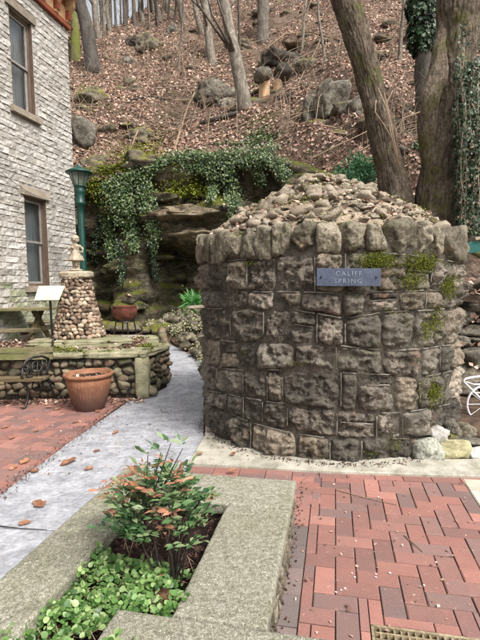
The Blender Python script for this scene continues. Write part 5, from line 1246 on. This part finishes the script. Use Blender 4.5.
drape('ivy', 'trailing ivy with pale leaves on the damp rocks behind the statue', [[(100,215,4),(96,240,5),(94,262,4)], [(150,240,4),(153,262,4),(157,280,3)], [(118,240,6),(122,262,5),(120,285,3)]], n=1100, size=.05, m='ivy_dark')
# yellow green moss cushions on the ledges
def mosspatch(patches, name, label, m, size=.055):
    P, Nn = [], []
    for (x, y, sx, sy, n_) in patches:
        c_ = CP(x, y) if y > 150 else HP(x, y); yy_ = c_.y
        for _ in range(n_):
            px, py = random.gauss(x, sx*.5), random.gauss(y, sy*.5); 
            if y > 150:
                q_ = CP(px, py) if random.random() < .12 else None
                if q_ is not None: last = q_; yy_ = q_.y
                p = A(px, py, yy_-random.uniform(0, .06))
            else: p = HP(px, py)+Vector((0, 0, .03))
            if nz(p, 3.5, 2, 3) < -.3: continue
            P.append(tuple(p)); Nn.append((0, -.5, .8))
    stuff(leaves(name, P, Nn, size, 'quad', m, jitter=.6), label, 'moss')
mosspatch(((148,138,24,10,1500),(140,156,30,12,1900),(168,166,26,8,1600),(118,172,22,8,1200),(196,192,26,5,1400),(182,180,24,16,2400),(95,185,14,14,1200),(96,104,22,12,700),(82,90,16,6,400),(150,47,14,8,350),(120,200,14,20,500)), 'moss_cushions', 'yellow green moss cushions on the ledges above the shelter', 'moss_y')
# hanging vines at right
P, Nn = [], []; b = MB(); rt_ = A(468, 150, 6.9); vr = thing('hanging_vine', 'curtain of pale leaved vines hanging at the right edge beside the forked trunk', 'vine', rt_)
for i in range(26):
    x = random.uniform(457, 505); y0 = random.uniform(20, 120); y1 = random.uniform(170, 245); Y = random.uniform(6.55, 7.1); n_ = 9
    pts_ = [A(x+random.uniform(-1.5, 1.5)+3*math.sin(j*.8+i), y0+(y1-y0)*j/n_, Y) for j in range(n_+1)]; b.tube(pts_, .006, 5)
    for _ in range(90):
        t = random.random()*n_; k_ = min(int(t), n_-1); p = pts_[k_].lerp(pts_[k_+1], t-k_); P.append((p.x+random.gauss(0, .03), p.y-.02, p.z)); Nn.append((0, -1, .3))
b.build('stems', 'twig', vr); leaves('leaves', P, Nn, .05, 'quad', 'ivy_dark', vr, jitter=.6, down=(0, 0, -1))
P = [tuple(A(random.uniform(455, 500), random.uniform(60, 250), random.uniform(6.9, 7.4))) for _ in range(2600)]
stuff(leaves('undergrowth_ivy', P, [(0, -1, .3)]*len(P), .07, 'ivy', 'ivy_dark', jitter=.6, down=(0, 0, -1)), 'dark ivy mass filling the bank behind the hanging vines', 'ivy')
# blue-green bush behind the cone
bs_ = A(357, 180, 8.3); bu = thing('conifer_bush', 'blue green needled bush on the ledge behind the rubble cone', 'bush', bs_-Vector((0, 0, .5)))
P, Nn = [], []; b = MB()
for i in range(80):
    a = random.uniform(0, 6.28); el = random.uniform(-.2, 1.45); L_ = random.uniform(.25, .55)*(1 if el < 1 else .9); d = Vector((math.cos(a)*math.cos(el), math.sin(a)*math.cos(el)*.8, math.sin(el))); c = bs_+Vector((.03, .0, -.02))
    b.tube([c, c+d*L_*.6, c+d*L_+Vector((0, 0, .04))], [.01, .006, .003], 4)
    for _ in range(42): t = random.uniform(.25, 1.05); P.append(tuple(c+d*L_*t+Vector((random.gauss(0, .035), random.gauss(0, .035), random.gauss(0, .03))))); Nn.append((random.gauss(0, 1), random.gauss(0, 1), .8))
b.build('branches', 'stem', bu); leaves('needles', P, Nn, .075, 'long', 'conifer', bu, jitter=.5, down=(0, -.2, .6))
# rocks of the slope:  x,y centre px, width px, height px, material, label, blocky
RK = [(90,96,40,24,'boulder','big mossy ledge rock on the slope beside the building corner',.3),(80,135,26,36,'greyrock','grey rock face right of the building corner below the mossy ledge',.4),(92,160,24,20,'boulder','moss spotted rock above the lamp lantern',.3),
 (131,62,15,11,'greyrock','rounded grey boulder below the dark hollow on the upper slope',.2),(133,43,14,15,'darkrock','dark hollow stump like rock high on the slope',.2),(148,47,20,18,'boulder','yellow green mossy boulder right of the dark hollow rock',.2),
 (172,30,10,12,'greyrock','small grey rock near the ridge between thin trunks',.3),(138,137,30,16,'boulder','low yellow mossy boulder in the middle of the leafy bank',.1),(145,160,34,20,'boulder','bright mossy boulder just above the hanging ivy',.1),
 (176,186,40,26,'boulder','dark green mossy block capping the rock shelter',.4),(196,193,34,10,'boulder','flat moss covered ledge stone over the shelter mouth',.5),
 (215,92,36,22,'greyrock','jumbled grey ledge rock left of the knobbly tree',.4),(205,100,26,16,'boulder','brown ledge rock below the jumbled grey ledge',.4),(226,104,20,16,'greyrock','small ledge stone at the foot of the knobbly grey tree',.4),
 (285,58,44,18,'darkrock','overhanging dark ledge above the two stacked stones',.5),(308,66,22,16,'boulder','mossy stone right of the overhanging ledge',.4),(300,45,34,9,'boulder','thin mossy ledge above the overhang',.6),
 (329,103,34,34,'greyrock','tall grey outcrop left of the leaning mossy tree',.6),(311,112,18,26,'greyrock','grey rock joined to the left of the tall outcrop',.6),(352,108,22,22,'greyrock','grey outcrop just left of the leaning trunk',.5),
 (238,46,24,8,'boulder','mossy flat rock uphill of the knobbly tree',.5),(400,128,14,20,'darkrock','dark block of rock between the two big trunks',.7),(408,110,18,12,'greyrock','grey slab above the dark block between the trunks',.6),(404,152,16,14,'greyrock','pale stone low between the two big trunks',.5),
 (386,40,24,7,'boulder','thin brown ledge high on the slope between the trunks',.6),(350,12,30,7,'greyrock','fallen grey ledge near the top behind the leaning trunk',.6),(180,209,64,11,'ledgetan','long tan slab forming the top layer of the shelter overhang',.96),(188,219,54,12,'ledgetan','middle tan slab of the layered shelter overhang',.96),(194,231,40,13,'ledgetan','lowest tan slab hanging over the dark shelter mouth',.9),(310,190,26,22,'boulder','mossy brown stone behind the left flank of the cone',.3)]
M['ledgetan'] = mk('tan limestone ledge', [(92,82,66),(136,122,100),(168,152,128)], 5, bump=1, bscale=14, bdist=.06, dirt=[((62,56,44), 5, .5, .64, .6)])
M['darkrock'] = mk('dark brown rock', [(44,40,36),(74,68,60),(104,96,86)], 3, bump=1, bscale=14, bdist=.05, moss=((84,88,36), 2, .7, .95, .3, .6))  # dark brown base colour with a little moss on upward faces
for i, (x, y, w_, h_, m, lb_, bl) in enumerate(RK):
    p = HP(x, y+h_*.25); 
    if y > 155 and x < 340: p = CP(x, y)
    s_ = p.y/F; c = Vector((p.x, p.y+w_*s_*.15, p.z+h_*s_*.22))
    if y > 155 and x < 340: c = Vector((p.x, p.y+.1, p.z))
    tag(rockobj('boulder', m, None, c, (w_*s_*1.05, w_*s_*.8, h_*s_*1.1), i*7+1, sub=4, blocky=bl, flo=.6, rough=.2, rot=random.uniform(-.3, .3), tilt=random.uniform(-.1, .1), fr=1.6), lb_, 'rock')
# two stacked stones on short pillars
for (x, y, w_, h_, px, py, pw_, ph_, mt, lb_) in ((262,76,18,14,264.5,91,12,20,'greyrock','pale grey capstone balanced on the left tan pillar'),(282,73,18,15,278,86,10,12,'darkrock','brown capstone balanced on the right shorter pillar')):
    p = HP(px, py+ph_*.45); s_ = p.y/F; Y = p.y-.1
    t = thing('stone_cairn', 'short tan stone pillar topped by a '+lb_.split(' balanced')[0]+(' at left' if px < 270 else ' at right'), 'cairn', p)
    rockobj('pillar', 'stonetan', t, A(px, py, Y), (pw_*s_, pw_*s_, ph_*s_*1.1), 4, sub=3, blocky=.8, rough=.12); rockobj('capstone', mt, t, A(x, y, Y-.05), (w_*s_, w_*s_, h_*s_), 9, sub=3, blocky=.2, rough=.2)
# logs and sticks
LG = [([(200,124),(218,118),(238,113)],5,'bark_dark','dark fallen log below the jumbled ledge rock'),([(276,98),(290,96),(304,85)],4,'bark_dark','fallen log right of the two stone cairns'),([(118,193),(124,170),(130,150),(138,130)],2.2,'stick','pale bent stick leaning over the mossy boulder'),
 ([(175,148),(181,128),(188,106),(195,92)],2.2,'stick','straight pale dead sapling leaning up the slope'),([(262,52),(285,34),(310,32),(340,40)],1.6,'stick','long arching bare branch over the overhanging ledge'),([(295,90),(305,70),(316,50),(322,36)],1.6,'stick','thin dead stem leaning right of the cairns'),
 ([(268,12),(290,6),(315,-4)],4,'bark_dark','dark fallen trunk near the top of the frame'),([(322,62),(336,52),(352,44)],2.5,'bark_dark','dark branch lying left of the leaning mossy tree'),([(362,42),(380,34),(398,26)],2.5,'bark_dark','dark branch lying between the two big trees'),
 ([(165,44),(185,26),(200,20)],1.5,'stick','thin fallen branch high on the slope'),([(130,100),(150,96),(172,100)],1.6,'bark_dark','thin dark branch lying across the leafy slope')]
for pts_, w_, m, lb_ in LG:
    P_ = [HP(x, y) for x, y in pts_]; Ym = sum(p.y for p in P_)/len(P_)
    P_ = [A(x, y, Ym*.0+min(p.y, Ym+.6)-.12) for (x, y), p in zip(pts_, P_)]
    tag(MB().tube(P_, [w_*Ym/F/2*(1-.25*i/len(P_)) for i in range(len(P_))], 8, bumpf=lambda a, i, p: 1+.15*nz(p, 4, 2)).build('fallen_log' if w_ > 3 else 'fallen_branch', m, None, smooth=True), lb_, 'log' if w_ > 3 else 'branch')
b = MB()
for i in range(420):
    Y = 8.5+random.random()**1.2*24; X = random.uniform(-.42, .45)*Y
    if Y-Yc(X) < .2: continue
    if nz((X, Y, 0), .35, 2, 7) < -.05 and random.random() < .7: continue
    sz = random.uniform(.12, .65)*(1 if random.random() < .3 else .6); b.add(*rock((X, Y, float(hzn(X, Y))+sz*.05), (sz*1.5, sz, sz*.6), i, sub=2, blocky=.5, rough=.3, rot=random.uniform(-.5, .5), tilt=random.uniform(-.2, .2)))
stuff(b.build('slope_stones', 'boulder', smooth=True), 'small mossy stones half buried in the leaves of the slope', 'stones')
# brush: thin bare stems and brambles
b = MB()
for i in range(900):
    Y = 8+random.random()**1.2*22; X = random.uniform(-.45, .5)*Y
    if Y-Yc(X) < .1: continue
    z = float(hzn(X, Y)); L_ = random.uniform(.5, 1.9); a = random.uniform(0, 6.28); ln = random.uniform(.1, .7)
    P_ = [Vector((X, Y, z-.05)), Vector((X+math.cos(a)*ln*.3*L_, Y+math.sin(a)*.2*L_, z+L_*.5)), Vector((X+math.cos(a)*ln*L_*.9, Y+math.sin(a)*.3*L_, z+L_*(.9-ln*.5)))]
    b.tube(P_, [.008, .006, .003], 4, cap=False)
    for _ in range(2):
        q_ = P_[1].lerp(P_[2], random.random()); a2 = random.uniform(0, 6.28); b.tube([q_, q_+Vector((math.cos(a2)*.3, math.sin(a2)*.1, .25))*L_*.6], [.005, .002], 4, cap=False)
for i in range(1000):    # twigs lying on the leaves
    Y = 8+random.random()**1.3*20; X = random.uniform(-.45, .5)*Y
    if Y-Yc(X) < .3: continue
    a = random.uniform(-.5, .5)+random.choice([0, 3.14]); L_ = random.uniform(.3, 1.8); x2, y2 = X+math.cos(a)*L_, Y+math.sin(a)*L_*.5
    b.tube([(X, Y, float(hzn(X, Y))+.08), (x2, y2, float(hzn(x2, y2))+.09)], [.014, .006], 4, cap=False)
stuff(b.build('brushwood', 'twig'), 'bare twigs and brambles scattered over the wooded slope', 'brush')
# green sprigs on the slope above the ivy and by the lamp
P = []
for (x, y, sx, sy, n_) in ((262,140,16,8,300),(120,178,16,10,300),(96,186,10,12,200),(240,150,30,5,300),(420,150,8,8,120),(300,165,20,8,300)):
    for _ in range(n_):
        p = HP(random.gauss(x, sx*.5), random.gauss(y, sy*.5)); P.append((p.x, p.y-.05, p.z+random.uniform(0, .15)))
stuff(leaves('slope_greenery', P, [(0, -.6, .8)]*len(P), .08, 'quad', 'ivy', jitter=.6), 'scattered green ivy sprigs among the leaves on the slope', 'ivy')
P = []
for _ in range(2600):
    k_ = random.randrange(nc); r_ = random.randrange(4, rows-2); p = CVa[k_, r_]; 
    if CVa[k_, r_+1][1]-p[1] > .05 and p[1] < 13.5: P.append((p[0], p[1]-.0, p[2]+.03))
if P: stuff(leaves('ledge_litter', P, [(0, -.4, 1)]*len(P), .09, 'quad', 'litter', jitter=.5), 'dead leaves caught on the ledges of the cliff', 'leaves')
# rubble at the cliff foot and in the shelter
tl_ = meshlib('foot_stone', 'boulder', 6, sub=2, blocky=.4, rough=.3); cf = thing('scree', 'broken stones lying along the foot of the damp cliff', 'stones', (-2, 11.5, .5))
for i in range(110):
    X = random.uniform(-4.2, 1.0); y = Yc(X)-random.uniform(.15, 1.6); sz = random.uniform(.12, .4); inst('foot_stone', random.choice(tl_), cf, (X, y, gz(X, y)+.02), (sz*1.4, sz, sz*.6), (0, random.uniform(-.2, .2), random.uniform(0, 6)))
# fallen oak leaves, each its own thing
def oakmesh(i):
    random.seed(100+i); n_ = 22; V = [(0, 0, 0)]; 
    for j in range(n_):
        t = 2*math.pi*j/n_; lob = 1+.32*math.cos(5*t)*(.6+.4*random.random()); x = .30*lob*math.sin(t); y = .5-.5*math.cos(t)*(.9+.1*lob); V.append((x, y, 0))
    V.append((0, .5, 0)); V += [(.012, -.22, .02), (-.012, -.22, .02)]
    c = .25+.4*random.random(); tw = random.uniform(-.3, .3); V = [(x, y-.4, c*x*x*1.6+.12*(y-.5)**2+tw*x*(y-.5)) for x, y, z in V]
    me = bpy.data.meshes.new('fallen_leaf'); me.from_pydata(V, [], [(1+j, 1+(j+1) % n_, n_+1) for j in range(n_)]+[(1, n_+2, n_+3)]); me.materials.append(M['oakleaf']); return me
om = [oakmesh(i) for i in range(5)]; random.seed(66)
FL = [(234,471,.11,.03,'curled dead leaf on the brick strip in front of the well'),(118,454,0,0,''),(199,455,.10,.03,'tan leaf on the concrete apron near its left tip'),(233,455,.09,.03,'brown leaf on the apron close to the well wall'),
 (40,506,.17,.0,'large pale brown leaf lying on the slab joint at left'),(26,524,.10,.0,'small orange leaf on the cracked slab joint at the left edge'),(116,433,.12,0,'two lobed brown leaf in the middle of the path'),(96,452,.09,0,'narrow leaf on the near path slab'),(67,464,.20,0,'long curled leaf across the edge of the near path slab'),
 (24,463,.14,0,'reddish leaf on the brick patio near the left edge'),(14,468,.12,0,'tan leaf at the lower left of the brick patio'),(35,472,.13,0,'pale leaf beside the patio edge'),(57,410,.12,0,'orange leaf between bench foot and pot'),(50,408,.10,0,'dull orange leaf behind the bench foot'),(98,412,.12,0,'dark leaf against the base of the pot'),(104,407,.10,0,'small leaf right of the pot'),
 (75,423,.10,0,'lone leaf in front of the pot'),(6,428,.10,0,'brown leaf on the patio bricks below the bench'),(12,439,.09,0,'small dark leaf on the middle of the patio'),(22,408,.12,0,'dark leaf under the bench seat'),(36,432,.08,0,'tiny leaf on the open patio bricks'),
 (187,392,.09,0,'leaf on the path beside the left side of the well'),(176,376,.09,0,'leaf on the path by the end of the raised wall'),(196,361,.12,.0,'rust red leaf under the rock border'),(189,353,.12,0,'rust leaf where the border meets the path'),(199,366,.11,0,'bright orange leaf close to the well and path edge'),(184,388,.07,0,'small leaf in the middle of the rear path'),(170,361,.07,0,'small dark leaf on the curving path'),
 (148,455,0,0,''),(88,470,.10,0,'leaf near the shrub spray on the path'),(150,425,.06,0,'tiny brown leaf on the smooth slab'),(300,563,0,0,''),(436,574,.03,0,''),(405,464,.07,.03,'small leaf on the kerb in front of the well'),(352,600,.05,0,'')]
for i, (x, y, sz, z, lb_) in enumerate(FL):
    if not lb_: continue
    p = GG(x, y) if not z else G(x, y, z); o = inst('fallen_leaf', om[i % 5], None, (p.x, p.y, p.z+.012), (sz*.75, sz*.75, sz*.75), (random.uniform(-.2, .2), random.uniform(-.2, .2), random.uniform(0, 6.28))); tag(o, lb_, 'leaf')
for (x, y, z, sz, rot, lb_) in ((160,600,.20,.16,(1.1,.2,.3),'large upright brown dead leaf in the planter below the shrub'),(142,572,.16,.16,(.6,.4,2),'orange brown leaf caught between shrub and ground cover')):
    p = G(x, y, z); tag(inst('fallen_leaf', om[1], None, p, (sz*.9, sz, sz), rot), lb_, 'leaf')
# twigs on the paving
for x0, y0, x1, y1, lb_ in ((336,490,397,505,'long thin pale twig lying on the brick paving'),(404,535,423,552,'thin bent twig on the grey brick'),(0,526,47,529.5,'thin dark twig lying along the slab joint')):
    a, b_ = G(x0, y0, .004), G(x1, y1, .004); tag(MB().tube([a, a.lerp(b_, .5)+Vector((0, -.02, .006)), b_], [.0035, .003, .002], 5).build('twig', 'stick' if x0 else 'stem'), lb_, 'twig')
bl_ = MB()
for (x, y) in ((424,585),(376,577),(390,573),(352,573),(336,592),(436,562),(345,588),(341,590),(376,574),(355,577)): p = G(x, y, .004); bl_.add(*rock(p, (.012, .012, .004), x, sub=1))
stuff(bl_.build('crumbs', 'whitemetal'), 'tiny white specks of debris on the red bricks', 'debris')
P = [(*XY(random.uniform(-.25, .95), random.uniform(1.3, 3.6)), .004) for _ in range(160)]+[(random.uniform(-3.2, -.5), random.uniform(3.4, 5.9), .006) for _ in range(500)]
P = [p for p in P if True]
stuff(leaves('leaf_crumbs', P, [(0, 0, 1)]*len(P), .022, 'quad', 'litter', jitter=.3), 'small crumbs of dead leaf on the paving and path', 'leaf crumbs')
P = []
for _ in range(700):
    t = random.random(); q_ = L0.lerp(L1, t*1.25-.25)+Vector((random.gauss(0, .05), random.gauss(0, .05), .012)); P.append(tuple(q_))
for _ in range(900):
    a_ = random.uniform(-1.5, 1.2); r_ = RW+.03+abs(random.gauss(0, .05)); P.append((CX+r_*math.sin(a_), CY-r_*math.cos(a_), .028))
for _ in range(200):
    v = random.uniform(1.2, 3.4); P.append((*XY(-.255+abs(random.gauss(0, .02)), v), .004))
stuff(leaves('edge_debris', P, [(0, 0, 1)]*len(P), .016, 'quad', 'mulch', jitter=.4), 'dark crumbs gathered along paving joints and wall foot', 'debris')
P = []
for _ in range(700):
    x = random.uniform(-4, -1.3); P.append((x, WY-.12-abs(random.gauss(0, .10)), .012))
stuff(leaves('wall_foot_leaves', P, [(0, 0, 1)]*len(P), .05, 'quad', 'litter', jitter=.5), 'drift of dead leaves along the foot of the fieldstone wall', 'leaves')
bpy.context.view_layer.update()
